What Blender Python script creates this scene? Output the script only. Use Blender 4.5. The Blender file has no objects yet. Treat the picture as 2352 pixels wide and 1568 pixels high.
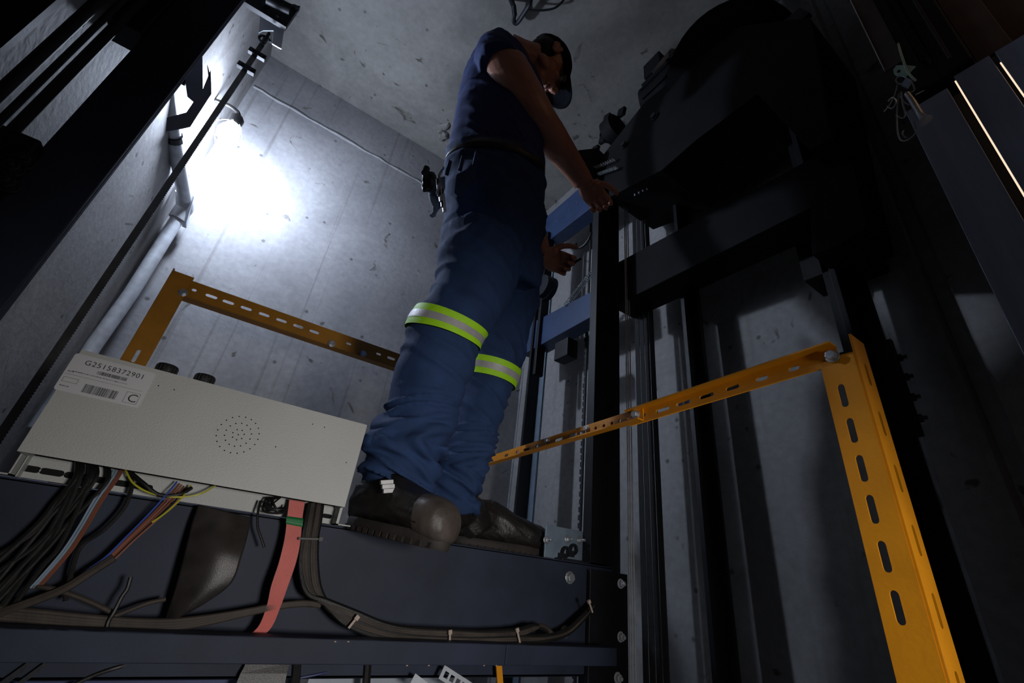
import bpy, bmesh, math, random
import numpy as np
from mathutils import Vector, Matrix, noise
random.seed(7)
C = bpy.context.scene
COL = C.collection
# ------------------------------------------------------------------ camera
YAW, PIT, ROLL, FPX = 0.54167762, -0.48288726, 0.12508686, 1000.8
def _rot(a, c):
    ca, sa, cc, sc = math.cos(a), math.sin(a), math.cos(c), math.sin(c)
    Rx = np.array([[1,0,0],[0,ca,-sa],[0,sa,ca]]); Rz = np.array([[cc,-sc,0],[sc,cc,0],[0,0,1]])
    return Rz @ Rx
W2C = _rot(PIT, ROLL) @ np.array([[math.cos(YAW),-math.sin(YAW),0],[0,0,-1],[math.sin(YAW),math.cos(YAW),0]])
cam_d = bpy.data.cameras.new('camera'); cam = bpy.data.objects.new('camera', cam_d); COL.objects.link(cam)
M = Matrix([[*W2C[0]],[*(-W2C[1])],[*(-W2C[2])]]).transposed()
cam.matrix_world = M.to_4x4()
cam_d.sensor_width = 36; cam_d.lens = 36*FPX/2352; cam_d.clip_start = 0.02; cam_d.clip_end = 50
C.camera = cam
def ray(x, y):
    r = W2C.T @ np.array([(x-1176)/FPX, (y-784)/FPX, 1.0]); return Vector(r)
def W(x, y, ax, v):                       # the point where a sight line meets a real plane X, Y or Z = v
    r = ray(x, y); return r*(v/r['XYZ'.index(ax)])
def P(x, y, Y): return W(x, y, 'Y', Y)
# ------------------------------------------------------------------ world, lights, exposure
w = bpy.data.worlds.new('world'); C.world = w; w.use_nodes = True
w.node_tree.nodes['Background'].inputs[0].default_value = (0.5,0.55,0.7,1)
w.node_tree.nodes['Background'].inputs[1].default_value = 0.006
C.view_settings.view_transform = 'Standard'; C.view_settings.look = 'None'
C.view_settings.exposure = 0.0; C.view_settings.gamma = 1.0
C.view_settings.use_curve_mapping = False
LAMP_STRENGTH = 500.0
def area(name, loc, target, size, power, color, size_y=None):
    d = bpy.data.lights.new(name, 'AREA'); d.energy = power; d.color = color; d.size = size
    if size_y: d.shape = 'RECTANGLE'; d.size_y = size_y
    o = bpy.data.objects.new(name, d); COL.objects.link(o); o.location = loc
    o.rotation_euler = (Vector(target)-Vector(loc)).to_track_quat('-Z','Y').to_euler(); return o
# spot fill added low behind the camera for box, beam and boots
sd = bpy.data.lights.new('fill_spot', 'SPOT'); sd.energy = 40; sd.color = (1.0,0.96,0.93); sd.spot_size = math.radians(70); sd.spot_blend = 1.0; sd.shadow_soft_size = 0.12
so = bpy.data.objects.new('fill_spot', sd); COL.objects.link(so); so.location = (0.40,-0.62,-0.02)
so.rotation_euler = (Vector((0.36,0.95,-0.08))-so.location).to_track_quat('-Z','Y').to_euler()
area('warm_fill', (0.78,-0.9,1.75), (1.2,-0.1,1.5), 0.25, 0.7, (1.0,0.5,0.22), 0.25)  # small warm fill added inside the shaft to tint the upper right corner
# ------------------------------------------------------------------ materials
MAT = {}
def nodes_mat(name):
    m = bpy.data.materials.new(name); m.use_nodes = True
    return m, m.node_tree.nodes, m.node_tree.links, m.node_tree.nodes['Principled BSDF']
def mat(name, col, rough=0.5, metal=0.0, var=0.15, scale=18.0, bump=0.0, bscale=120.0, stretch=(1,1,1), emit=None, spec=None, sheen=0):
    m, N, L, b = nodes_mat(name)
    tc = N.new('ShaderNodeTexCoord'); mp = N.new('ShaderNodeMapping'); mp.inputs['Scale'].default_value = stretch
    L.new(tc.outputs['Object'], mp.inputs[0])
    n = N.new('ShaderNodeTexNoise'); n.inputs['Scale'].default_value = scale; n.inputs['Detail'].default_value = 6
    L.new(mp.outputs[0], n.inputs['Vector'])
    r = N.new('ShaderNodeValToRGB'); r.color_ramp.elements[0].position = 0.3; r.color_ramp.elements[1].position = 0.72
    r.color_ramp.elements[0].color = tuple(max(0,c*(1-var)) for c in col)+(1,)
    r.color_ramp.elements[1].color = tuple(min(1,c*(1+var)) for c in col)+(1,)
    L.new(n.outputs[0], r.inputs[0]); L.new(r.outputs[0], b.inputs['Base Color'])
    b.inputs['Roughness'].default_value = rough; b.inputs['Metallic'].default_value = metal
    if spec is not None: b.inputs['Specular IOR Level'].default_value = spec
    if sheen: b.inputs['Sheen Weight'].default_value = sheen
    if bump:
        n2 = N.new('ShaderNodeTexNoise'); n2.inputs['Scale'].default_value = bscale; n2.inputs['Detail'].default_value = 4
        L.new(mp.outputs[0], n2.inputs['Vector'])
        bp = N.new('ShaderNodeBump'); bp.inputs['Strength'].default_value = bump; bp.inputs['Distance'].default_value = 0.002
        L.new(n2.outputs[0], bp.inputs['Height']); L.new(bp.outputs[0], b.inputs['Normal'])
    if emit:
        b.inputs['Emission Color'].default_value = tuple(emit[0])+(1,); b.inputs['Emission Strength'].default_value = emit[1]
    MAT[name] = m; return m
def concrete(name, dark, light, streak=0.5, streak_scale=(26,26,0.5), rough=0.75, bump=0.3):
    m, N, L, b = nodes_mat(name)
    tc = N.new('ShaderNodeTexCoord')
    def nz(scale, det, st=(1,1,1), dist=0.0):
        mp = N.new('ShaderNodeMapping'); mp.inputs['Scale'].default_value = st; L.new(tc.outputs['Object'], mp.inputs[0])
        n = N.new('ShaderNodeTexNoise'); n.inputs['Scale'].default_value = scale; n.inputs['Detail'].default_value = det; n.inputs['Distortion'].default_value = dist
        L.new(mp.outputs[0], n.inputs['Vector']); return n
    def ramp(src, p0, p1, c0, c1):
        r = N.new('ShaderNodeValToRGB'); r.color_ramp.elements[0].position = p0; r.color_ramp.elements[1].position = p1
        r.color_ramp.elements[0].color = c0; r.color_ramp.elements[1].color = c1; L.new(src, r.inputs[0]); return r
    def mix(kind, f, a, c):
        x = N.new('ShaderNodeMix'); x.data_type = 'RGBA'; x.blend_type = kind
        if isinstance(f, float): x.inputs[0].default_value = f
        else: L.new(f, x.inputs[0])
        L.new(a, x.inputs[6])
        if isinstance(c, tuple): x.inputs[7].default_value = c
        else: L.new(c, x.inputs[7])
        return x.outputs[2]
    big = ramp(nz(2.3, 8, dist=0.6).outputs[0], 0.3, 0.72, dark+(1,), light+(1,)).outputs[0]
    fine = ramp(nz(38, 6).outputs[0], 0.25, 0.75, (0.8,0.8,0.8,1), (1.12,1.12,1.12,1)).outputs[0]
    c = mix('MULTIPLY', 0.8, big, fine)
    st = nz(1.0, 5, streak_scale, 0.3)
    stc = ramp(st.outputs[0], 0.33, 0.41, (0.55,0.53,0.5,1), (1,1,1,1)).outputs[0]
    c = mix('MULTIPLY', streak, c, stc)
    v = N.new('ShaderNodeTexVoronoi'); v.inputs['Scale'].default_value = 9.0; L.new(tc.outputs['Object'], v.inputs['Vector'])
    pit = ramp(v.outputs['Distance'], 0.045, 0.10, (0.25,0.24,0.22,1), (1,1,1,1)).outputs[0]
    c = mix('MULTIPLY', 0.8, c, pit)
    sp = ramp(nz(7.5, 10, dist=1.5).outputs[0], 0.655, 0.71, (0,0,0,1), (1,1,1,1)).outputs[0]
    c = mix('MIX', sp, c, (dark[0]*0.45, dark[1]*0.42, dark[2]*0.36, 1))
    L.new(c, b.inputs['Base Color']); b.inputs['Roughness'].default_value = rough
    h = N.new('ShaderNodeMath'); h.operation = 'MULTIPLY_ADD'; L.new(st.outputs[0], h.inputs[0]); h.inputs[1].default_value = 0.5
    L.new(nz(60, 8).outputs[0], h.inputs[2])
    h2 = N.new('ShaderNodeMath'); h2.operation = 'ADD'; L.new(h.outputs[0], h2.inputs[0])
    pr = N.new('ShaderNodeMath'); pr.operation = 'MULTIPLY'; L.new(pit, pr.inputs[0]); pr.inputs[1].default_value = 0.8
    L.new(pr.outputs[0], h2.inputs[1])
    bp = N.new('ShaderNodeBump'); bp.inputs['Strength'].default_value = bump; bp.inputs['Distance'].default_value = 0.003
    L.new(h2.outputs[0], bp.inputs['Height']); L.new(bp.outputs[0], b.inputs['Normal'])
    MAT[name] = m; return m
concrete('concrete_back', (0.24,0.24,0.25), (0.38,0.38,0.39), 0.55, (30,30,0.45), 0.7, 0.35)
concrete('concrete_left', (0.21,0.20,0.195), (0.36,0.355,0.35), 0.45, (14,14,0.7))
concrete('concrete_right', (0.25,0.248,0.246), (0.37,0.368,0.366), 0.35, (10,10,0.8))
concrete('concrete_ceiling', (0.15,0.148,0.14), (0.31,0.305,0.285), 0.2, (1.5,5,5))
mat('navy_steel', (0.022,0.029,0.052), 0.6, 0.0, 0.3, 7, 0.06, 200, spec=0.3)
mat('blue_steel', (0.030,0.058,0.14), 0.42, 0.0, 0.2, 9, 0.1, 200)
mat('black_steel', (0.009,0.010,0.013), 0.5, 0.0, 0.3, 8, 0.05, 150, spec=0.3)
mat('machine_black', (0.007,0.0075,0.009), 0.75, 0.0, 0.3, 12, spec=0.2)
mat('dark_steel', (0.03,0.033,0.04), 0.4, 0.5, 0.3, 12, 0.15, 150)
mat('rope_steel', (0.014,0.015,0.017), 0.7, 0.0, 0.3, 40)
mat('box_paint', (0.46,0.47,0.45), 0.5, 0.0, 0.06, 6, 0.35, 420)
mat('label_white', (0.60,0.61,0.62), 0.3, 0.0, 0.03, 10)
mat('label_ink', (0.02,0.02,0.025), 0.5)
mat('hole_black', (0.003,0.003,0.003), 0.9)
mat('zinc', (0.5,0.53,0.56), 0.35, 0.75, 0.2, 60, 0.2, 200)
mat('galvanised', (0.60,0.63,0.67), 0.4, 0.15, 0.2, 30, 0.2, 150)
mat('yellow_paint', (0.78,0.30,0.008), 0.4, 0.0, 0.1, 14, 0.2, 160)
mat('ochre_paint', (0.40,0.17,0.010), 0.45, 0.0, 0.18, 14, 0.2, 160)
mat('cable_black', (0.008,0.0075,0.007), 0.5, 0.0, 0.3, 30, 0.2, 200)
mat('cable_dusty', (0.048,0.037,0.029), 0.7, 0.0, 0.4, 22, 0.3, 150)
mat('belt_black', (0.032,0.028,0.026), 0.33, 0.0, 0.3, 30, 0.2, 900, (1,1,1))
mat('pink_pvc', (0.78,0.27,0.24), 0.4, 0.0, 0.1, 12)
mat('green_tape', (0.01,0.17,0.045), 0.5)
mat('wire_blue', (0.05,0.10,0.42), 0.4); mat('wire_yellow', (0.5,0.48,0.03), 0.4); mat('wire_brown', (0.20,0.07,0.04), 0.45)
mat('wire_rust', (0.30,0.12,0.08), 0.45)
mat('wire_pale', (0.25,0.33,0.42), 0.45)
mat('zip_tie', (0.45,0.36,0.30), 0.5)
mat('light_bracket', (0.62,0.66,0.72), 0.4, 0.2, 0.08, 30)
mat('pale_blue_plate', (0.22,0.29,0.37), 0.45, 0.3, 0.15, 25, 0.2, 150)
mat('tape_steel', (0.10,0.10,0.095), 0.45, 0.7, 0.2, 30)
mat('stainless', (0.30,0.34,0.44), 0.35, 0.4, 0.12, 40, 0.05, 60, (1,1,0.05))
mat('brown_panel', (0.10,0.072,0.055), 0.6, 0.0, 0.25, 12)
mat('skin', (0.42,0.20,0.13), 0.42, 0.0, 0.12, 25, 0.25, 260)
mat('lips', (0.22,0.08,0.065), 0.45)
mat('vane_grey', (0.34,0.38,0.43), 0.5, 0.1, 0.08, 20)
mat('hair', (0.012,0.01,0.009), 0.6, 0, 0.3, 80, 0.6, 300)
mat('eye_white', (0.5,0.48,0.45), 0.25); mat('eye_dark', (0.02,0.012,0.008), 0.2)
mat('shirt_cotton', (0.012,0.030,0.125), 0.85, 0.0, 0.12, 60, 0.4, 600, sheen=0)
mat('trouser_twill', (0.016,0.045,0.132), 0.85, 0.0, 0.15, 22, 0.5, 700, sheen=0)
mat('thread', (0.10,0.16,0.30), 0.8)
mat('cap_cloth', (0.008,0.009,0.013), 0.9, 0.0, 0.15, 60, 0.4, 500, spec=0.05)
mat('hi_vis_lime', (0.45,0.90,0.02), 0.55, 0.0, 0.06, 60, 0.3, 600)
mat('reflective_silver', (0.52,0.52,0.53), 0.4, 0.2, 0.08, 50, 0.3, 600)
mat('boot_leather', (0.014,0.012,0.011), 0.42, 0.0, 0.35, 22, 0.5, 160)
mat('boot_sole', (0.028,0.023,0.020), 0.7, 0.0, 0.35, 18, 0.4, 100)
mat('toe_cap_worn', (0.075,0.06,0.052), 0.5, 0.0, 0.35, 16, 0.4, 120)
mat('belt_leather', (0.02,0.016,0.013), 0.5)
mat('tag_green', (0.42,0.60,0.50), 0.5, 0, 0.08, 40)
mat('glove_grey', (0.18,0.24,0.34), 0.8, 0, 0.2, 40, 0.5, 300)
mat('bulb_glow', (1,1,1), 0.3, 0, 0, emit=((0.70,0.80,1.0), LAMP_STRENGTH))
mat('lit_gap', (1,0.9,0.8), 0.3, 0, 0, emit=((1.0,0.72,0.5), 1.1))
mat('copper_machine', (0.05,0.05,0.052), 0.5, 0.4, 0.3, 15)
mat('pale_panel', (0.33,0.37,0.42), 0.5, 0.1, 0.15, 10, 0.1, 100)
mat('deep_blue', (0.02,0.03,0.12), 0.5)
# ------------------------------------------------------------------ mesh helpers
class MB:
    def __init__(s): s.v = []; s.f = []
    def add(s, vs, fs):
        k = len(s.v); s.v += [Vector(v) for v in vs]; s.f += [tuple(i+k for i in f) for f in fs]; return s
    def box(s, x0, x1, y0, y1, z0, z1):
        return s.add([(x0,y0,z0),(x1,y0,z0),(x1,y1,z0),(x0,y1,z0),(x0,y0,z1),(x1,y0,z1),(x1,y1,z1),(x0,y1,z1)],
                     [(0,3,2,1),(4,5,6,7),(0,1,5,4),(1,2,6,5),(2,3,7,6),(3,0,4,7)])
    def obox(s, c, u, v, w):              # centre and three half-axis vectors
        c, u, v, w = map(Vector, (c,u,v,w)); q = []
        for k in (-1,1):
            for a, b in ((-1,-1),(1,-1),(1,1),(-1,1)): q.append(c+u*a+v*b+w*k)
        return s.add(q, [(0,3,2,1),(4,5,6,7),(0,1,5,4),(1,2,6,5),(2,3,7,6),(3,0,4,7)])
    def tube(s, pts, r, n=8, cap=True):
        pts = [Vector(p) for p in pts]; rs = r if isinstance(r, (list,tuple)) else [r]*len(pts)
        t0 = (pts[1]-pts[0]).normalized(); a = t0.orthogonal().normalized(); vs = []; fs = []
        for i, p in enumerate(pts):
            t = (pts[min(i+1,len(pts)-1)]-pts[max(i-1,0)]).normalized()
            a = (a-t*a.dot(t)).normalized(); b = t.cross(a)
            for j in range(n):
                th = 2*math.pi*j/n; vs.append(p+(a*math.cos(th)+b*math.sin(th))*rs[i])
        for i in range(len(pts)-1):
            for j in range(n):
                fs.append((i*n+j, i*n+(j+1)%n, (i+1)*n+(j+1)%n, (i+1)*n+j))
        if cap:
            fs.append(tuple(reversed(range(n)))); fs.append(tuple((len(pts)-1)*n+j for j in range(n)))
        return s.add(vs, fs)
    def cyl(s, p, q, r, n=16): return s.tube([p,q], r, n)
    def ball(s, c, rx, ry=None, rz=None, R=None, n=16):
        ry = ry or rx; rz = rz or rx; R = R or Matrix.Identity(3); c = Vector(c); m = n//2; vs = []; fs = []
        for i in range(m+1):
            ph = math.pi*i/m
            for j in range(n):
                th = 2*math.pi*j/n
                vs.append(c+R@Vector((rx*math.sin(ph)*math.cos(th), ry*math.sin(ph)*math.sin(th), rz*math.cos(ph))))
        for i in range(m):
            for j in range(n):
                fs.append((i*n+j,(i+1)*n+j,(i+1)*n+(j+1)%n,i*n+(j+1)%n))
        return s.add(vs, fs)
    def loft(s, secs, n=28, cap=True, power=2.0):   # secs: (centre, half vector a, half vector b)
        vs = []; fs = []
        for c, a, b in secs:
            for j in range(n):
                th = 2*math.pi*j/n; x, y = math.cos(th), math.sin(th)
                k = (abs(x)**power+abs(y)**power)**(-1/power); vs.append(Vector(c)+Vector(a)*x*k+Vector(b)*y*k)
        for i in range(len(secs)-1):
            for j in range(n): fs.append((i*n+j, i*n+(j+1)%n, (i+1)*n+(j+1)%n, (i+1)*n+j))
        if cap: fs.append(tuple(reversed(range(n)))); fs.append(tuple((len(secs)-1)*n+j for j in range(n)))
        return s.add(vs, fs)
    def torus(s, c, u, v, R, r, a0=0, a1=2*math.pi, n=20, m=6):
        c, u, v = Vector(c), Vector(u).normalized(), Vector(v).normalized()
        full = abs(a1-a0-2*math.pi) < 1e-4
        pts = [c+(u*math.cos(a0+(a1-a0)*i/n)+v*math.sin(a0+(a1-a0)*i/n))*R for i in range(n+1)]
        return s.tube(pts, r, m, cap=not full)
    def ribbon(s, L, Rr, t=0.002, nrm=(0,-1,0)):   # thick strip between two edge polylines
        nv = Vector(nrm).normalized()*t; n = len(L); vs = []
        for a, b in zip(L, Rr): vs += [Vector(a), Vector(b), Vector(b)+nv, Vector(a)+nv]
        fs = []
        for i in range(n-1):
            for j in range(4): fs.append((i*4+j, i*4+(j+1)%4, (i+1)*4+(j+1)%4, (i+1)*4+j))
        fs += [(3,2,1,0), tuple((n-1)*4+j for j in range(4))]
        return s.add(vs, fs)
    def hexbolt(s, p, n, r, h=0.4, washer=True, shank=0):
        p, n = Vector(p), Vector(n).normalized()
        if washer: s.cyl(p, p+n*r*0.18, r*1.35, 14)
        s.cyl(p+n*r*0.15, p+n*r*(0.15+2*h), r, 6)
        if shank: s.cyl(p+n*r*0.5, p+n*(r*0.5+shank), r*0.5, 8)
        return s
def me_from(vs, fs, name):
    me = bpy.data.meshes.new(name); me.from_pydata([tuple(v) for v in vs], [], fs); me.validate(); me.update()
    bm = bmesh.new(); bm.from_mesh(me); bmesh.ops.recalc_face_normals(bm, faces=bm.faces); bm.to_mesh(me); bm.free(); return me
ORG = {}
def tag(o, label=None, cat=None, group=None, kind=None):
    for k, v in (('label',label),('category',cat),('group',group),('kind',kind)):
        if v: o[k] = v
    return o
def thing(name, loc, label, cat, group=None):
    o = bpy.data.objects.new(name, None); COL.objects.link(o); o.location = loc; o.empty_display_size = 0.02
    ORG[o.name] = Vector(loc); return tag(o, label, cat, group)
def finish(o, m, smooth, bevel):
    if m: o.data.materials.append(MAT[m])
    if smooth:
        for p in o.data.polygons: p.use_smooth = True
        try: o.data.set_sharp_from_angle(angle=math.radians(38))
        except Exception: pass
    if bevel:
        b = o.modifiers.new('bevel', 'BEVEL'); b.width = bevel; b.segments = 2; b.limit_method = 'ANGLE'; b.angle_limit = math.radians(40)
def part(name, mb, m, parent, smooth=False, bevel=0, label=None, kind=None):
    org = ORG[parent.name]
    me = me_from([v-org for v in mb.v], mb.f, name) if isinstance(mb, MB) else mb
    if not isinstance(mb, MB): me.transform(Matrix.Translation(-org))
    o = bpy.data.objects.new(name, me); COL.objects.link(o); o.parent = parent
    ORG[o.name] = org; finish(o, m, smooth, bevel); return tag(o, label, None, None, kind)
def single(name, mb, m, label, cat, group=None, smooth=False, bevel=0, kind=None):
    if isinstance(mb, MB): vs = mb.v
    else: vs = [v.co.copy() for v in mb.vertices]
    c = sum(vs, Vector())/len(vs); c.z = min(v.z for v in vs)
    if isinstance(mb, MB): me = me_from([v-c for v in vs], mb.f, name)
    else: me = mb; me.transform(Matrix.Translation(-c))
    o = bpy.data.objects.new(name, me); COL.objects.link(o); o.location = c
    ORG[o.name] = c; finish(o, m, smooth, bevel); return tag(o, label, cat, group, kind)
def struct(name, mb, m, smooth=False, bevel=0, label=None):
    me = me_from(mb.v, mb.f, name); o = bpy.data.objects.new(name, me); COL.objects.link(o)
    ORG[o.name] = Vector((0,0,0)); finish(o, m, smooth, bevel); return tag(o, label, None, None, 'structure')
def plate_mesh(outline, holes, t, o, u, v, name='plate'):   # flat sheet with real holes, 2D loops placed on axes u, v
    cu = bpy.data.curves.new(name, 'CURVE'); cu.dimensions = '2D'; cu.fill_mode = 'BOTH'; cu.extrude = t/2
    for loop in [outline]+holes:
        sp = cu.splines.new('POLY'); sp.points.add(len(loop)-1); sp.use_cyclic_u = True
        for i, (a, b) in enumerate(loop): sp.points[i].co = (a, b, 0, 1)
    ob = bpy.data.objects.new(name, cu); COL.objects.link(ob)
    dg = bpy.context.evaluated_depsgraph_get(); dg.update()
    me = bpy.data.meshes.new_from_object(ob.evaluated_get(dg)); bpy.data.objects.remove(ob)
    u, v = Vector(u).normalized(), Vector(v).normalized(); nn = u.cross(v)
    Mx = Matrix([[u.x,v.x,nn.x,o[0]],[u.y,v.y,nn.y,o[1]],[u.z,v.z,nn.z,o[2]],[0,0,0,1]])
    me.transform(Mx); me.materials.clear(); return me
def slot(cx, cy, l, w, n=6):
    pts = []; h = (l-w)/2
    for i in range(n+1):
        a = -math.pi/2+math.pi*i/n; pts.append((cx+h+w/2*math.cos(a), cy+w/2*math.sin(a)))
    for i in range(n+1):
        a = math.pi/2+math.pi*i/n; pts.append((cx-h+w/2*math.cos(a), cy+w/2*math.sin(a)))
    return pts
def circ(cx, cy, r, n=10): return [(cx+r*math.cos(2*math.pi*i/n), cy+r*math.sin(2*math.pi*i/n)) for i in range(n)]
def rect(x0, y0, x1, y1): return [(x0,y0),(x1,y0),(x1,y1),(x0,y1)]
def spline(pts, k=8):
    pts = [Vector(p) for p in pts]; out = []
    for i in range(len(pts)-1):
        p0, p1, p2, p3 = pts[max(i-1,0)], pts[i], pts[i+1], pts[min(i+2,len(pts)-1)]
        for j in range(k):
            t = j/k; out.append(0.5*((2*p1)+(p2-p0)*t+(2*p0-5*p1+4*p2-p3)*t*t+(3*p1-p0-3*p2+p3)*t**3))
    out.append(pts[-1]); return out
def join_meshes(mes, name):
    bm = bmesh.new()
    for m in mes: bm.from_mesh(m)
    me = bpy.data.meshes.new(name); bm.to_mesh(me); bm.free(); return me
# ------------------------------------------------------------------ the shaft
XL, XR, YB, ZC, ZF, YF = -0.55, 1.37, 2.10, 2.41, -0.95, -1.45
struct('wall_left', MB().box(XL-0.2, XL, YF, YB, ZF, ZC), 'concrete_left', label='bare grey concrete wall on the left behind the conduit')
struct('wall_back', MB().box(XL-0.2, XR+0.2, YB, YB+0.2, ZF, ZC), 'concrete_back', label='streaked concrete wall lit white by the lamp')
struct('ceiling', MB().box(XL-0.2, XR+0.2, YF-0.2, YB+0.2, ZC, ZC+0.2), 'concrete_ceiling', label='blotchy concrete ceiling slab above the man')
mb = MB()                                 # right wall cast with shallow vertical grooves
ys = [YF]; gro = [-0.55,-0.38,-0.17,0.02,0.19,0.34]
prof = []
for g in gro: prof += [(g-0.022,0),(g-0.012,0.018),(g+0.012,0.018),(g+0.022,0)]
prof = [(YF,0)]+prof+[(YB,0)]
vs = []
for y, d in prof: vs += [(XR+d,y,ZF),(XR+d,y,ZC)]
fs = [(2*i,2*i+2,2*i+3,2*i+1) for i in range(len(prof)-1)]
mb.add(vs, fs); mb.box(XR+0.03, XR+0.2, YF, YB, ZF, ZC)
struct('wall_right', mb, 'concrete_right', label='dim concrete wall with vertical grooves on the right')
mb = MB(); mb.box(XL-0.2,-0.35,YF-0.2,YF,ZF,ZC); mb.box(0.75,XR+0.2,YF-0.2,YF,ZF,ZC); mb.box(-0.35,0.75,YF-0.2,YF,0.6,ZC)
struct('wall_front', mb, 'concrete_left', label='unseen concrete wall with an opening added for the fill light')  # opening behind the camera added as a doorway for the fill light
# rough cast ridge below the ceiling on the back wall
def ridge(p, q, r, seed, n=46):
    pts = []; rs = []
    for i in range(n+1):
        t = i/n; a = p.lerp(q, t); a.z += 0.012*noise.noise(Vector((t*23+seed,0,0))); pts.append(a); rs.append(r*(0.6+0.9*abs(noise.noise(Vector((t*40,seed,1))))))
    return MB().tube(pts, rs, 7)
struct('trim_1', ridge(Vector((XL+0.01,YB,2.13)), Vector((XR-0.01,YB,2.10)), 0.010, 3.1), 'concrete_back', True, label='rough cast ridge under the ceiling on the back wall')
struct('trim_2', ridge(Vector((XR,YB,ZF+0.1)), Vector((XR,YB,ZC-0.02)), 0.012, 9.3), 'concrete_back', True, label='rough mortar line in the far right corner')
struct('floor', MB().box(XL, XR, YF, YB, ZF-0.1, ZF), 'concrete_left', label='dark shaft bottom below the car roof')

# ------------------------------------------------------------------ steel crosshead, posts, front bar
t = thing('crosshead_beam', (0.32,1.1,-0.21), 'long navy steel beam the man stands on, below the grey box', 'beam')
BT = 0.043
mb = MB(); mb.box(-0.42,1.03,1.0,1.007,-0.21,BT-0.001); part('web', mb, 'navy_steel', t, bevel=0.002)
mb = MB(); mb.box(-0.42,1.03,1.0,1.085,BT-0.007,BT); part('top_flange', mb, 'navy_steel', t, bevel=0.002)
mb = MB(); mb.box(-0.42,1.03,1.0,1.085,-0.21,-0.203); part('bottom_flange', mb, 'navy_steel', t, bevel=0.002)
mb = MB(); mb.box(-0.42,1.03,1.193,1.2,-0.21,BT); mb.box(-0.42,1.03,1.115,1.2,BT-0.007,BT); part('rear_channel', mb, 'navy_steel', t, bevel=0.002)
for (x, y, r) in ((1308,1326,0.0115),(1297,1450,0.0105)):
    part('bolt', MB().hexbolt(P(x,y,0.9995), (0,-1,0), r), 'zinc', t, bevel=0.001)
b0, b1 = P(0,1445,0.9), P(1160,1484,0.9)
t = thing('front_rail', (0.3,0.91,-0.18), 'slim navy steel bar in front of the beam, cables lying on it', 'rail')
part('long_section', MB().box(-0.42,P(1162,1500,0.9).x,0.9,0.935,-0.170,-0.134), 'navy_steel', t, bevel=0.0015)
part('short_section', MB().box(P(1163,1500,0.9).x+0.001,0.945,0.902,0.935,-0.170,-0.134), 'navy_steel', t, bevel=0.0015)
mb = MB()
for x in (770,800,1112,1140,935,985): mb.ball(P(x,1528 if x>900 else 1473,0.899), 0.0022, 0.001, 0.0012, n=6)
part('paint_chips', mb, 'zip_tie', t, kind='stuff')
# right car upright
t = thing('car_upright', (1.03,1.1,ZF), 'black steel upright at the right end of the beam', 'column')
mb = MB(); mb.box(0.962,0.968,1.02,1.055,ZF,1.56); part('left_flange', mb, 'black_steel', t, bevel=0.001)
mb = MB(); mb.box(0.965,1.075,1.02,1.028,ZF,1.56); part('web', mb, 'black_steel', t, bevel=0.001)
mb = MB(); mb.box(1.075,1.083,1.02,1.06,ZF,1.56); part('right_flange', mb, 'black_steel', t, bevel=0.001)
mb = MB(); mb.box(0.93,1.075,0.985,0.999,-0.5,0.03); part('gusset_plate', mb, 'black_steel', t, bevel=0.002)
for (x, y) in ((1425,1340),(1425,1462),(1418,1556),(1405,1018),(1407,1060),(1405,930)):
    part('bolt', MB().hexbolt(P(x,y,0.984 if y>1300 else 1.019), (0,-1,0), 0.0095, 0.45, True, 0.012), 'galvanised' if y>1300 else 'dark_steel', t, bevel=0.001)
# left car upright
t = thing('car_upright', (-0.40,1.06,ZF), 'wide black steel upright crossing the upper left corner, tinted for bluish haze', 'column')
part('front_plate', MB().box(-0.478,-0.380,1.0,1.01,ZF,2.2), 'navy_steel', t, bevel=0.002)  # navy tint paints in the bluish haze over the dark plates
part('side_plate', MB().box(-0.388,-0.380,1.01,1.02,ZF,2.2), 'navy_steel', t, bevel=0.001)
part('inner_plate', MB().box(-0.478,-0.47,1.01,1.12,ZF,2.2), 'black_steel', t, bevel=0.001)
mb = MB(); mb.box(-0.545,-0.478,0.99,1.06,0.98,1.32); part('upper_bracket', mb, 'black_steel', t, bevel=0.003)
mb = MB(); mb.box(-0.545,-0.47,0.97,1.06,0.44,0.60); part('lower_bracket', mb, 'black_steel', t, bevel=0.003)
for (x, y) in ((30,388),(55,372),(20,425)): part('bolt', MB().hexbolt(P(x,y,0.968), (0,-1,0), 0.012, 0.5, True, 0.015), 'dark_steel', t, bevel=0.001)
part('bolt', MB().hexbolt(P(165,45,0.985), (0,-1,0), 0.016, 0.5), 'black_steel', t, bevel=0.001)
# hoisting ropes and rail along the left wall
for i, (yy, r, lab) in enumerate(((0.985,0.010,'thick dark rope nearest the upright on the left wall'),(0.945,0.006,'thin dark rope between the two thick ones on the left wall'),(0.90,0.010,'thick dark rope farthest left along the left wall'))):
    single('hoist_rope', MB().tube([(XL+0.035,yy,ZF+0.01),(XL+0.035,yy,ZC)], r, 10), 'rope_steel', lab, 'rope', 'ropes along the left wall', True)
t = thing('guide_rail', (XL+0.03,0.84,ZF), 'black guide rail at the far upper left edge', 'guide rail')
part('rail_foot', MB().box(XL+0.002,XL+0.012,0.78,0.87,ZF,ZC), 'black_steel', t)
part('rail_blade', MB().box(XL+0.012,XL+0.045,0.818,0.832,ZF,ZC), 'black_steel', t)

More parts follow.
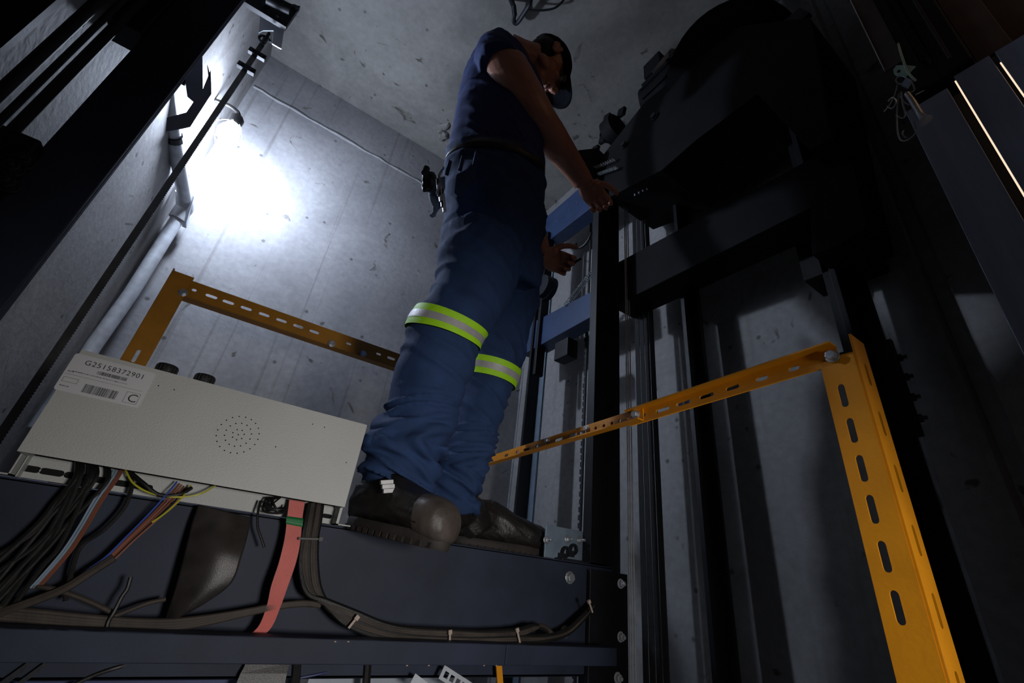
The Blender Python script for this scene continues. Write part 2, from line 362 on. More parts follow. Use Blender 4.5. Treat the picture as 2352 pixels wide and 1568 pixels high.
# ------------------------------------------------------------------ control box
BY = 0.92
bx0, bx1, bz0, bz1 = -0.2415, 0.2275, 0.0735, 0.236
t = thing('control_box', (0.0,0.96,BT), 'grey-white sheet metal control box with barcode sticker and round speaker holes', 'control box')
holes = []
spk = P(547,998,BY); cxs, czs = spk.x, spk.z
for R, n in ((0.0,1),(0.0092,7),(0.0205,14),(0.0325,20)):
    for k in range(n):
        a = 2*math.pi*k/n+0.3; holes.append(circ(cxs+R*math.cos(a), czs+R*math.sin(a), 0.00115, 8))
for (x, y) in ((364,886),(400,895),(718,974),(745,981),(633,1026),(795,1062)):
    p = P(x,y,BY); holes.append(circ(p.x,p.z,0.0011,8))
front = plate_mesh(rect(bx0,bz0,bx1,bz1), holes, 0.002, (0,BY,0), (1,0,0), (0,0,1), 'front_cover')
part('front_cover', front, 'box_paint', t, bevel=0)
mb = MB(); mb.box(bx0,bx1,BY,1.0,bz1-0.0015,bz1+0.0005); part('top_cover', mb, 'box_paint', t)
mb = MB(); mb.box(bx0-0.0005,bx0+0.0015,BY,0.985,bz0,bz1); mb.box(bx0-0.0005,bx0+0.001,0.975,1.0,BT,bz0+0.01); part('side_cover', mb, 'box_paint', t)
mb = MB(); mb.box(bx1-0.0015,bx1+0.0005,BY,0.99,bz0,bz1); part('side_cover', mb, 'box_paint', t)
mb = MB(); mb.box(bx1+0.001,bx1+0.006,0.955,0.99,BT,bz0+0.012); mb.box(bx1+0.001,bx1+0.03,0.955,0.99,BT,BT+0.002); part('mounting_foot', mb, 'box_paint', t)
mb = MB(); mb.box(bx0-0.03,bx0-0.002,0.955,0.99,BT,BT+0.002); mb.box(bx0-0.004,bx0-0.002,0.955,0.99,BT,bz0+0.012); part('mounting_foot', mb, 'box_paint', t)
mb = MB(); mb.box(bx0+0.004,bx1-0.004,BY+0.03,BY+0.032,bz0+0.006,bz1-0.004); part('inner_tray', mb, 'hole_black', t)
hs = []
zs = BT+0.0145
for x in (62,122,182,232,290,345): hs.append(slot(P(x,1080,0.994).x, zs, 0.030, 0.0095))
hs.append(slot(P(752,1180,0.994).x, zs, 0.020, 0.008)); hs.append(slot(P(700,1180,0.994).x, zs, 0.020, 0.008))
sl = plate_mesh(rect(bx0-0.012,BT+0.001,bx1+0.012,BT+0.034), hs, 0.002, (0,0.994,0), (1,0,0), (0,0,1), 'slotted_strip')
part('slotted_strip', sl, 'box_paint', t)
mb = MB(); mb.box(bx0,bx1,0.9965,0.999,BT+0.001,bz1-0.01); part('back_plate', mb, 'hole_black', t)
for x in (374,472):
    p = W(x, 868, 'Y', 0.965)
    mb = MB(); mb.tube([(p.x,0.96,bz1),(p.x,0.96,bz1+0.012),(p.x,0.96,bz1+0.0205),(p.x,0.96,bz1+0.0225)], [0.0165,0.0165,0.0165,0.0150], 24)
    for k in range(18):
        a = 2*math.pi*k/18; mb.box(p.x+0.0165*math.cos(a)-0.0007,p.x+0.0165*math.cos(a)+0.0007,0.96+0.0165*math.sin(a)-0.0007,0.96+0.0165*math.sin(a)+0.0007,bz1+0.004,bz1+0.019)
    part('knob', mb, 'cable_black', t, True)
# sticker
sy = BY-0.0022
L0 = P(163,815,BY); L1 = P(361,858,BY)
lx0, lx1 = P(150,860,BY).x-0.003, P(345,890,BY).x-0.001
lz1 = P(250,830,BY).z; lz0 = P(230,918,BY).z
def rrect(x0,z0,x1,z1,r):
    pts = []
    for cx, cz, a0 in ((x1-r,z0+r,-90),(x1-r,z1-r,0),(x0+r,z1-r,90),(x0+r,z0+r,180)):
        for k in range(5): a = math.radians(a0+22.5*k); pts.append((cx+r*math.cos(a), cz+r*math.sin(a)))
    return pts
lab = plate_mesh(rrect(lx0,lz0,lx1,lz1,0.004), [], 0.0006, (0,BY-0.0014,0), (1,0,0), (0,0,1), 'sticker')
st = part('sticker', lab, 'label_white', t, label='white barcode sticker')
def text_mesh(s, size, x, z, y, space=1.0):
    cu = bpy.data.curves.new('txt', 'FONT'); cu.body = s; cu.size = size; cu.space_character = space; cu.extrude = 0.00004; cu.resolution_u = 3
    ob = bpy.data.objects.new('txt', cu); COL.objects.link(ob)
    dg = bpy.context.evaluated_depsgraph_get(); dg.update()
    me = bpy.data.meshes.new_from_object(ob.evaluated_get(dg)); bpy.data.objects.remove(ob)
    me.transform(Matrix.Translation((x,y,z)) @ Matrix.Rotation(math.pi/2,4,'X')); me.materials.clear(); return me
lw, lh = lx1-lx0, lz1-lz0
ty = BY-0.0018
printed = [text_mesh('G25158372901', lh*0.185, lx0+lw*0.15, lz1-lh*0.24, ty, 1.12),
           text_mesh('C', lh*0.30, lx0+lw*0.815, lz0+lh*0.115, ty)]
mb = MB()
def bars(x0, x1, z0, z1, n, seed):
    rnd = random.Random(seed); x = x0; st_ = (x1-x0)/n
    for k in range(n):
        wd = st_*rnd.choice((0.35,0.55,0.75)); mb.box(x,x+wd,ty-0.0001,ty,z0,z1); x += st_
bars(lx0+lw*0.29, lx0+lw*0.69, lz0+lh*0.08, lz0+lh*0.30, 36, 1)
bars(lx0+lw*0.34, lx0+lw*0.70, lz1-lh*0.40, lz1-lh*0.31, 34, 2)
for (u0,u1,v) in ((0.02,0.95,0.44),): mb.box(lx0+lw*u0,lx0+lw*u1,ty-0.0001,ty,lz0+lh*v,lz0+lh*v+0.0003)
def frame(u0,v0,u1,v1,e=0.0004):
    a,b,c,d = lx0+lw*u0, lx0+lw*u1, lz0+lh*v0, lz0+lh*v1
    mb.box(a,b,ty-0.0001,ty,c,c+e); mb.box(a,b,ty-0.0001,ty,d-e,d); mb.box(a,a+e,ty-0.0001,ty,c,d); mb.box(b-e,b,ty-0.0001,ty,c,d)
frame(0.78,0.07,0.95,0.36); frame(0.03,0.24,0.2,0.36)
bars(lx0+lw*0.08, lx0+lw*0.74, lz1-lh*0.475, lz1-lh*0.455, 44, 5)
bars(lx0+lw*0.04, lx0+lw*0.14, lz0+lh*0.12, lz0+lh*0.15, 8, 6)
bars(lx0+lw*0.03, lx0+lw*0.10, lz0+lh*0.5, lz0+lh*0.53, 6, 8)
printed.append(me_from(mb.v, mb.f, 'bars'))
pm = join_meshes(printed, 'printing'); part('printing', pm, 'label_ink', st, label='black printed number G25158372901, barcodes and letter C')

# ------------------------------------------------------------------ yellow handrails
def angle(parent, name, p0, u, v, w, L, wd, fl, slots, m, t_=0.003, flip=True):
    """slotted face spanned by u (length L) and v (width wd); second flange of width fl along w at v=0"""
    me = plate_mesh(rect(0,0,L,wd), slots, t_, p0, u, v, name)
    U, V_, Wv = Vector(u).normalized(), Vector(v).normalized(), Vector(w).normalized(); p0 = Vector(p0)
    mb = MB().obox(p0+U*(L/2)+Wv*(fl/2), U*(L/2), V_*(t_/2), Wv*(fl/2)); me2 = me_from(mb.v, mb.f, name)
    return part(name, join_meshes([me, me2], name), m, parent, bevel=0.0006)
RY = 1.40
rl0 = P(418,672,RY); t = thing('handrail', (rl0.x,RY,BT), 'ochre slotted-angle handrail with a short post behind the grey box', 'handrail')
zt = 0.622; U = (P(905,833,RY)-P(418,672,RY)).normalized()
xs0 = P(405,672,RY).x
sl = []
x_px = [(482,688),(521,701),(562,716),(603,731),(643,745),(682,757),(719,770)]
o0 = Vector((xs0,RY,0.577))
for (x, y) in x_px: sl.append(slot((P(x,y,RY)-o0).x, 0.026, 0.030, 0.0095))
sl.append(slot((P(440,677,RY)-o0).x, 0.027, 0.012, 0.009))
for (x,y) in ((797,801),(866,825)): sl.append(slot((P(x,y,RY)-o0).x, 0.026, 0.017, 0.008))
for x in (895,920,960,1000,1040): sl.append(slot((P(x,835+0.36*(x-895),RY)-o0).x, 0.026, 0.028, 0.0095))
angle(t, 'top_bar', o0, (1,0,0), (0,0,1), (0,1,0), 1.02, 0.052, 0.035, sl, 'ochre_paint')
pc = P(350,745,RY).x
o1 = Vector((P(380,672,RY).x+0.002,RY-0.004,BT))
pslots = [slot(P(338,824,RY-0.004).z+0.44, 0.024, 0.036, 0.0085)]
me = plate_mesh(rect(0,0,0.595+BT+0.44,0.052), pslots, 0.003, (o1.x-0.012,RY-0.004,-0.44), (0,0,1), (1,0,0), 'post')
mb = MB().box(o1.x-0.0135,o1.x-0.0105,RY-0.004,RY+0.03,-0.44,BT+0.603)
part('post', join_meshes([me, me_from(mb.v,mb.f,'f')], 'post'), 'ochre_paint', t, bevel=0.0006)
for (x, y) in ((420,672),(762,789),(834,812)): part('bolt', MB().hexbolt(P(x,y,RY-0.006), (0,-1,0), 0.0085), 'zinc', t, bevel=0.0008)

RX = 0.72
t = thing('handrail', (RX,0.6,-0.4), 'bright orange-yellow slotted-angle handrail running across the right half', 'handrail')
n0 = W(1925,812,'X',RX); n1 = W(1448,962,'X',RX); f0 = W(1478,950,'X',RX-0.004); f1 = W(1098,1066,'X',RX-0.004)
u = (n1-n0); Ln = u.length; u.normalize(); v = Vector((0,0,1)); v = (v-u*u.dot(v)).normalized()
wn = 0.030
nb = n0-v*wn*0.55
def along(px, o, uu): return (W(px[0],px[1],'X',RX)-o).dot(uu)
sl = [slot(along(p_, nb, u), wn*0.48, l, 0.0075) for p_, l in (((1823,843),0.017),((1750,867),0.021),((1683,888),0.026),((1623,905),0.030),((1570,920),0.034),((1522,933),0.034))]
sl.append(circ(along((1480,943),nb,u), wn*0.5, 0.004))
# face with the flange on its upper edge, turned towards the camera
top = nb+v*wn
me = plate_mesh(rect(0,0,Ln,wn), sl, 0.003, nb, u, v, 'near_bar')
mb = MB().obox(top+u*(Ln/2)+Vector((-0.010,0,0)), u*(Ln/2), v*0.0015, Vector((0.010,0,0)))
part('near_bar', join_meshes([me, me_from(mb.v,mb.f,'f')], 'near_bar'), 'yellow_paint', t, bevel=0.0006)
uf = (f1-f0); Lf = uf.length; uf.normalize(); vf = (Vector((0,0,1))-uf*uf.dot(Vector((0,0,1)))).normalized()
fb = f0-vf*wn*0.5
sl = []
def alf(px): return (W(px[0],px[1],'X',RX-0.004)-fb).dot(uf)
for px in ((1443,956),(1424,961),(1406,967),(1388,972),(1369,978)): sl.append(circ(alf(px), wn*0.5, 0.0042))
for px, l in (((1316,996),0.034),((1284,1005),0.034),((1338,988),0.024),((1211,1024),0.030),((1235,1017),0.016),((1190,1030),0.016),((1165,1037),0.02)): sl.append(slot(alf(px), wn*0.5, l, 0.008))
me = plate_mesh(rect(0,0,Lf,wn), sl, 0.003, fb, uf, vf, 'far_bar')
mb = MB().obox(fb+uf*(Lf/2)+Vector((-0.010,0,0)), uf*(Lf/2), vf*0.0015, Vector((0.010,0,0)))
part('far_bar', join_meshes([me, me_from(mb.v,mb.f,'f')], 'far_bar'), 'yellow_paint', t, bevel=0.0006)
for px, r in (((1461,952),0.008),((1348,984),0.0065),((1258,1012),0.0065)): part('bolt', MB().hexbolt(W(px[0],px[1],'X',RX-0.006), (-1,0,0), r, 0.5), 'zinc', t, bevel=0.0008)
# near post
PY0, PY1 = 0.2585, 0.2130
ztop = W(1925,800,'X',RX).z
sl = []
for (x, y, l) in ((1938,908,0.036),(1959,988,0.036),(1984,1075,0.036),(2009,1169,0.036),(2039,1278,0.036),(2072,1396,0.036)):
    sl.append(slot(W(x,y,'X',RX).z+0.44, (PY0-PY1)*0.58, l, 0.0095))
z_ = [W(1938,908,'X',RX).z]
me = plate_mesh(rect(0,0,ztop+0.44-0.012,PY0-PY1), sl, 0.003, (RX,PY1,-0.44), (0,0,1), (0,1,0), 'post')
mb = MB().box(RX-0.0015,RX+0.045,PY1-0.003,PY1,-0.42,ztop+0.018)
sideme = plate_mesh(rect(0,0,ztop+0.458,0.045), [slot(0.08+0.075*k,0.024,0.036,0.009) for k in range(10)], 0.003, (RX,PY1-0.0015,-0.44), (0,0,1), (1,0,0), 'post')
part('post', join_meshes([me, sideme], 'post'), 'yellow_paint', t, bevel=0.0006)
part('bolt', MB().hexbolt(W(1912,818,'X',RX-0.003), (-1,0,0), 0.0075, 0.55), 'zinc', t, bevel=0.0008)

# ------------------------------------------------------------------ lamp, conduit, tape on the left
lc = P(524,306,1.79)
t = thing('work_lamp', (lc.x,lc.y,lc.z), 'glaring white caged bulb lamp hanging in the far left corner', 'lamp')
part('bulb', MB().loft([(lc+Vector((0,0,dz)), Vector((r,0,0)), Vector((0,r,0))) for dz, r in ((0.055,0.014),(0.045,0.022),(0.028,0.034),(0,0.042),(-0.026,0.037),(-0.043,0.02),(-0.05,0.004))], 20), 'bulb_glow', t, True)
part('socket', MB().tube([lc+Vector((0,0,0.052)),lc+Vector((0,0,0.095)),lc+Vector((0,0,0.11))], [0.026,0.028,0.018], 14), 'cable_black', t, True)
mb = MB(); top = lc+Vector((0,0,0.07))
for k in range(6):
    a = 2*math.pi*k/6+0.4; d = Vector((math.cos(a), math.sin(a), 0))
    mb.tube(spline([top+d*0.018, lc+d*0.052+Vector((0,0,0.02)), lc+d*0.053-Vector((0,0,0.015)), lc+d*0.03-Vector((0,0,0.06)), lc-Vector((0,0,0.068))], 5), 0.0012, 5)
part('wire_cage', mb, 'galvanised', t, True)
part('cord', MB().tube(spline([lc+Vector((0,0,0.105)), lc+Vector((-0.01,0.0,0.13)), lc+Vector((-0.05,0.0,0.14)), Vector((XL+0.002,lc.y,lc.z+0.13))], 6), 0.009, 8), 'cable_black', t, True)

t = thing('conduit', (XL+0.03,1.9,0.2), 'bent galvanised conduit pipe fixed up the far left corner', 'pipe')
pts = [(202,815),(214,795),(302,672),(407,503)]
low = [P(x,y,2.02) for x,y in pts]
part('lower_pipe', MB().tube([low[0]-(low[2]-low[0])*1.0]+low, 0.024, 18), 'galvanised', t, True)
b0 = low[-1]
e1 = W(425,474,'Y',2.0)
part('elbow', MB().tube(spline([b0, b0.lerp(e1,0.5)+Vector((0,0,0.01)), e1, W(424,440,'Y',1.95)], 5), [0.032]*16, 16), 'galvanised', t, True)
a0, a1, a2 = W(426,462,'Y',1.98), W(398,315,'Y',1.66), W(385,225,'Y',1.5)
part('upper_pipe', MB().tube([a0, a1], 0.025, 14), 'galvanised', t, True)
part('upper_pipe', MB().tube([a1, a2, a2+(a2-a1)*0.4], 0.025, 14), 'galvanised', t, True)
d = (a1-a0).normalized()
mb = MB(); mb.tube([a1-d*0.012,a1+d*0.012], 0.031, 14)
s_ = Vector((-0.03,0,0)); mb.obox(a1+Vector((-0.012,-0.02,0)), Vector((0.016,0,0)), Vector((0,0.006,0)), Vector((0,0,0.012))); mb.hexbolt(a1+Vector((0,-0.026,0.004)), (0,-1,0), 0.007, 0.5, True, 0.012)
part('clamp', mb, 'dark_steel', t, bevel=0.001)
mb = MB(); q = P(437,392,1.93); mb.obox(q, (0.0015,0,0), (0,0.02,0), (0,0,0.035)); mb.obox(q+Vector((0.014,0.0185,0)), (0.014,0,0), (0,0.0015,0), (0,0,0.035)); mb.obox(q+Vector((0.014,-0.0185,0)), (0.014,0,0), (0,0.0015,0), (0,0,0.035))
part('strut_channel', mb, 'galvanised', t, bevel=0.0008)
mb = MB(); q = P(432,486,2.0); mb.obox(q, Vector((0.008,0,0.0)), Vector((0,0.022,0.0)), Vector((-0.005,-0.03,0.05))); part('junction_plate', mb, 'light_bracket', t, bevel=0.001)

# selector tape with clips
tx = lambda Y: -0.29*Y
t = thing('selector_tape', (-0.46,1.62,-0.3), 'thin notched steel tape running diagonally up past the lamp', 'tape')
TY = 1.50
p_top = P(572,165,TY)
TX = -0.440
n = 280; vs = []; outl = []
for i in range(n):
    z = -0.45+i*((p_top.z+0.22)+0.45)/n; dz = ((p_top.z+0.22)+0.45)/n
    outl += [(z, 0.0), (z+dz*0.5, 0.0), (z+dz*0.5, -0.0013), (z+dz, -0.0013)]
outl = [(z, 0.014+e) for z, e in outl]
outl += [(outl[-1][0], -0.005), (outl[0][0], -0.005)]
me = plate_mesh(outl, [], 0.0015, (TX,TY,0), (0,0,1), (1,0,0), 'strip'); part('strip', me, 'tape_steel', t)
for (x, y) in ((566,157),(591,125)):
    q = P(x,y,TY-0.004); mb = MB().obox(q, (0.030,0,0), (0,0.008,0), (0,0,0.012))
    for s in (-1,1): mb.hexbolt(q+Vector((0.018*s,-0.008,0)), (0,-1,0), 0.006, 0.4)
    part('clip', mb, 'black_steel', t, bevel=0.003)
q = P(608,92,TY-0.01)
mb = MB(); mb.torus(q, (1,0,0), (0,0,1), 0.020, 0.005, 0.3, 5.2); mb.cyl(q+Vector((0,0,-0.03)), q+Vector((0,0,0.05)), 0.006, 8); part('tension_hook', mb, 'black_steel', t, True)
t = thing('tape_bracket', P(630,60,TY), 'white angled bracket with a black plate at the top of the tape', 'bracket')
v1 = [(598,30),(656,48),(646,112),(625,100),(628,70),(604,70),(594,75)]
def pplate(pix, Y, th):
    f = [P(x,y,Y) for x,y in pix]; b = [p+Vector((0,th,0)) for p in f]; n = len(f); m_ = MB()
    m_.add(f+b, [tuple(range(n)), tuple(reversed(range(n,2*n)))]+[(i,(i+1)%n,(i+1)%n+n,i+n) for i in range(n)]); return m_
part('white_plate', pplate(v1, TY+0.01, 0.004), 'light_bracket', t)
mb = pplate([(560,3),(574,-14),(690,14),(657,62)], TY-0.05, 0.02); part('black_plate', mb, 'black_steel', t)
for (x,y) in ((607,12),(677,20),(640,40)): part('bolt', MB().hexbolt(P(x,y,TY-0.051), (0,-1,0), 0.011, 0.5), 'dark_steel', t, bevel=0.001)
part('roller', MB().cyl(P(612,-5,TY-0.09), P(665,22,TY-0.09), 0.022, 16), 'black_steel', t, True)
# bent sheet flag beside the upright
t = thing('switch_vane', P(430,210,1.2), 'dark grey bent sheet metal vane sticking out beside the left upright', 'bracket')
part('sheet', pplate([(425,180),(465,127),(466,204),(484,160),(486,214),(437,290),(381,302),(383,270),(428,258),(445,233),(430,220)], 1.128, 0.003), 'vane_grey', t)
part('arm', MB().box(-0.47,P(440,170,1.128).x,1.131,1.137,P(440,200,1.128).z,P(440,170,1.128).z), 'dark_steel', t)
part('lip', pplate([(476,147),(484,176),(485,190),(480,180)], 1.126, 0.010), 'dark_steel', t)

# ------------------------------------------------------------------ right side: ropes, rails, blue beams
def vbar(name, x0, x1, y0, y1, z0, z1, m, label, cat, group=None, bevel=0.001):
    return single(name, MB().box(x0,x1,y0,y1,z0,z1), m, label, cat, group, bevel=bevel)
# suspension belts: x/y from 1.14 to 1.23
ORD = ('leftmost','second from left','third from left','rightmost')
for k in range(4):
    yy = 1.055-0.024*k
    o = MB()
    for j in range(6): o.tube([(1.215,yy-0.0155+0.0035*j,ZF+0.01),(1.215,yy-0.0155+0.0035*j,1.9)], 0.0022, 6)
    single('suspension_belt', o, 'rope_steel', ORD[k]+' of the four ribbed black belts right of the upright', 'belt', 'suspension belts right of the upright', True)
for k, xx in enumerate((1.092,1.101,1.112)):
    single('steel_wire', MB().tube([(xx,0.995,ZF+0.01),(xx,0.995,2.1)], 0.0025, 6), 'galvanised', ('leftmost','middle','rightmost')[k]+' of the three thin bright wires right of the black upright', 'wire', 'thin wires beside the upright', True)
# dark column right of belts, standing for shadow and a second belt group
t = thing('guide_rail', (1.3,0.82,ZF), 'dark column put in for shadow and a second belt group, right of the belts', 'guide rail')
part('rail_foot', MB().box(1.25,1.26,0.785,0.855,ZF,1.9), 'black_steel', t)
part('rail_blade', MB().box(1.20,1.25,0.812,0.826,ZF,1.9), 'black_steel', t)
# counterweight rail left of the post
t = thing('guide_rail', (1.22,1.66,ZF), 'blue-grey guide rail standing left of the black upright', 'guide rail')
part('rail_foot', MB().box(1.17,1.18,1.60,1.69,ZF,1.9), 'pale_blue_plate', t)
part('rail_blade', MB().box(1.11,1.17,1.640,1.656,ZF,1.9), 'black_steel', t)
for z in (0.05,0.13,0.21,0.29): part('bolt', MB().hexbolt((1.169,1.672,z), (-1,0,0), 0.008), 'dark_steel', t)
# dark strip with ragged edge, modelling a shadow on the right wall
mb = MB()
rnd = random.Random(4)
mb.box(1.255,1.262,1.39,1.40,ZF,1.9)
for k in range(60): z = -0.6+k*0.03; mb.box(1.255,1.262,1.40,1.40+0.004+0.006*rnd.random(),z,z+0.02)
single('ragged_shadow', mb, 'rope_steel', 'ragged dark strip modelling a shadow on the pale wall between rail and upright', 'shadow_strip')
# blue beams, counterweight frame
def beam_x(name, x, px_tl, px_bl, px_tr, px_br, th, m, label, cat):
    A, B, Cc, D = (W(*q, 'X', x) for q in (px_tl, px_bl, px_tr, px_br))
    v_ = [A,B,D,Cc]; b_ = [p+Vector((th,0,0)) for p in v_]; mb = MB()
    mb.add(v_+b_, [(0,1,2,3),(7,6,5,4),(0,4,5,1),(1,5,6,2),(2,6,7,3),(3,7,4,0)]); return mb
t = thing('counterweight_frame', (1.12,1.4,1.0), 'navy blue steel cross beams behind the left hand and elbow', 'frame')
part('lower_beam', beam_x('b', 1.12, (1205,750), (1200,815), (1385,655), (1385,712), 0.08, '', '', ''), 'blue_steel', t, bevel=0.002)
part('upper_beam', beam_x('b', 1.12, (1225,524), (1250,560), (1350,415), (1385,455), 0.08, '', '', ''), 'blue_steel', t, bevel=0.002)
for x, y in ((1266,522),(1292,498),(1309,482),(1327,466),(1280,509)): part('bolt', MB().hexbolt(W(x,y,'X',1.119), (-1,0,0), 0.004, 0.4, False), 'zinc', t)
mb = MB(); q = W(1322,684,'X',1.10)
for k in range(22): mb.torus(q+Vector((0.02,0.09-0.008*k,0.012+0.0045*k)), (1,0,0), (0,0.4,1), 0.012, 0.0022, n=10, m=5)
part('spring', mb, 'zinc', t, True)
part('guide_shoe', MB().obox(W(1300,806,'X',1.09), (0.03,0,0), (0,0.045,0), (0,0,0.045)), 'black_steel', t, bevel=0.004)
part('side_channel', MB().box(1.10,1.15,1.58,1.60,0.85,1.75), 'black_steel', t, bevel=0.002)
mb = MB(); q = W(1340,545,'X',1.08); mb.torus(q, (0,1,0), (0,0,1), 0.055, 0.007, 3.3, 6.2, 18, 8); part('hose_loop', mb, 'cable_black', t, True)
single('deflector_sheave', MB().tube([W(1243,655,'X',1.05),W(1243,655,'X',1.05)+Vector((0.03,0,0)),W(1243,655,'X',1.05)+Vector((0.034,0,0)),W(1243,655,'X',1.05)+Vector((0.06,0,0))],[0.06,0.06,0.065,0.065],28), 'dark_steel', 'dark round sheave half hidden behind the man just under his left hand', 'pulley', None, True)
# clamp plate on the beam end
t = thing('rope_anchor', (0.9,1.03,BT), 'pale blue steel plate with bolts and clips on the beam right of the boots', 'bracket')
part('plate', MB().box(P(1252,1212,1.06).x,P(1366,1230,1.06).x,1.055,1.06,BT,P(1300,1213,1.06).z), 'pale_blue_plate', t, bevel=0.001)
for (x, y) in ((1255,1240),(1303,1238),(1331,1240)):
    part('bolt', MB().hexbolt(P(x,y,1.054), (0,-1,0), 0.008, 0.5, True, 0.02), 'zinc', t, bevel=0.0008)
for (x, y) in ((1318,1262),(1300,1268)):
    q = P(x,y,1.045); mb = MB(); mb.torus(q, (1,0,0.2), (0,0,1), 0.012, 0.004, 0, 6.283); mb.obox(q+Vector((-0.012,0,-0.012)), (0.01,0,0), (0,0.006,0), (0,0,0.008)); part('clip', mb, 'dark_steel', t, True)
part('base_angle', MB().box(0.86,1.02,1.02,1.075,BT,BT+0.006), 'dark_steel', t, bevel=0.001)

# hoist machine high at right
t = thing('hoist_machine', (1.1,0.7,1.1), 'black hoisting machine silhouette under the ceiling on the right', 'machine')
HX = 1.10
bp_ = [W(*q,'X',HX) for q in ((1405,705),(1405,610),(1935,325),(1935,440))]
b_ = [p+Vector((0.13,0,0)) for p in bp_]
mb = MB(); mb.add(bp_+b_, [(0,1,2,3),(7,6,5,4),(0,4,5,1),(1,5,6,2),(2,6,7,3),(3,7,4,0)]); part('lower_beam', mb, 'machine_black', t, bevel=0.002)
ep = [W(*q,'X',HX-0.01) for q in ((1860,450),(1895,330),(1960,375),(1992,520),(1930,560),(1865,585))]
n = len(ep); b_ = [p+Vector((0.16,0,0)) for p in ep]; mb = MB(); mb.add(ep+b_, [tuple(range(n)),tuple(reversed(range(n,2*n)))]+[(i,(i+1)%n,(i+1)%n+n,i+n) for i in range(n)]); part('end_plate', mb, 'machine_black', t, bevel=0.002)
up = [W(*q,'X',HX-0.1) for q in ((1395,455),(1350,400),(1480,235),(1700,60),(1860,40),(1905,320),(1860,345),(1740,215),(1600,320),(1520,390))]
n = len(up); b_ = [p+Vector((0.3,0,0)) for p in up]; mb = MB(); mb.add(up+b_, [tuple(range(n)),tuple(reversed(range(n,2*n)))]+[(i,(i+1)%n,(i+1)%n+n,i+n) for i in range(n)]); part('bed_frame', mb, 'machine_black', t, bevel=0.002)
m0 = W(1540,215,'X',1.2)
part('motor', MB().tube([m0+Vector((0,0.12,0)),m0+Vector((0,0.10,0)),m0+Vector((0,-0.2,0)),m0+Vector((0,-0.24,0))],[0.09,0.12,0.12,0.08],28), 'machine_black', t, True)
mb = MB()
for k in range(14): a = 2*math.pi*k/14; mb.obox(m0+Vector((math.cos(a)*0.122,-0.05,math.sin(a)*0.122)), Vector((math.cos(a),0,math.sin(a)))*0.008, Vector((0,0.13,0)), Vector((-math.sin(a),0,math.cos(a)))*0.0025)
part('cooling_fins', mb, 'machine_black', t)
m1 = W(1410,300,'X',1.05)
part('brake_drum', MB().tube([m1+Vector((0,0.03,0)),m1+Vector((0,0.03,0.0001)),m1+Vector((0,-0.03,0))],[0.05,0.072,0.072],24), 'machine_black', t, True)
for q in ((1395,272),(1428,258),(1385,320),(1368,345)): part('brake_lever', MB().obox(W(*q,'X',1.03), (0.01,0,0), (0,0.02,0.008), (0,-0.006,0.022)), 'machine_black', t, bevel=0.003)
part('terminal_box', MB().obox(W(1508,160,'X',1.14), (0.04,0,0), (0,0.05,0), (0,0,0.055)), 'machine_black', t, bevel=0.004)
part('name_plate', pplate([(1498,163),(1535,118),(1536,132),(1502,168)], 0.72, 0.003), 'pale_panel', t, label='small pale plate')
part('sheave', MB().tube([W(1680,170,'X',1.12),W(1680,170,'X',1.20)],[0.24,0.24],40), 'machine_black', t, True)
for q in ((1503,268),(1434,333)): part('bolt', MB().hexbolt(W(*q,'X',0.995), (-1,0,0), 0.013, 0.4), 'dark_steel', t)
part('end_bracket', MB().obox(W(1830,45,'X',1.1), (0.01,0,0), (0,0.03,0.0), (0,0.01,0.035)), 'dark_steel', t, bevel=0.003)
mb = MB()
for k,(a,b) in enumerate((((1345,395),(1415,365)),((1375,400),(1420,384)))):
    A_, B_ = W(*a,'X',0.98), W(*b,'X',0.98)
    for i in range(14): mb.torus(A_.lerp(B_, i/14), (1,0,0), (0,0.3,1), 0.009, 0.002, n=10, m=5)
part('spring', mb, 'zinc', t, True)
part('guard_plate', pplate([(1328,345),(1372,340),(1420,385),(1350,420)], 0.93*1.15, 0.004), 'dark_steel', t)
# threaded rods under the machine
for k in range(4):
    q = W(1458+9*k,430-5*k,'X',1.05)
    single('threaded_rod', MB().tube([q-Vector((0,0,0.05)),q+Vector((0,0,0.10))], 0.0035, 8), 'galvanised', 'short bright threaded rod in the row under the machine', 'rod', 'threaded rods under the machine', True)
# counterweight rail in front of right wall, behind yellow post
t = thing('guide_rail', (1.25,0.34,ZF), 'tall black guide rail behind the orange handrail post', 'guide rail')
part('rail_foot', MB().box(1.25,1.262,0.30,0.39,ZF,ZC), 'black_steel', t, bevel=0.001)
part('rail_blade', MB().box(1.18,1.25,0.338,0.352,ZF,ZC), 'black_steel', t, bevel=0.001)
part('fish_plate', MB().box(1.235,1.25,0.285,0.405,0.36,0.60), 'black_steel', t, bevel=0.002)
part('wall_bracket', MB().box(1.25,1.37,0.27,0.44,0.86,1.10), 'black_steel', t, bevel=0.002)
for z in (0.40,0.45,0.50,0.55): part('bolt', MB().hexbolt((1.245,0.290,z), (0,-1,0), 0.009, 0.6, True, 0.016), 'dark_steel', t)
for (x,y) in ((1915,430),(1935,508),(1958,495)): part('bolt', MB().hexbolt(W(x,y,'X',1.245), (-1,0,0), 0.010, 0.5), 'dark_steel', t)

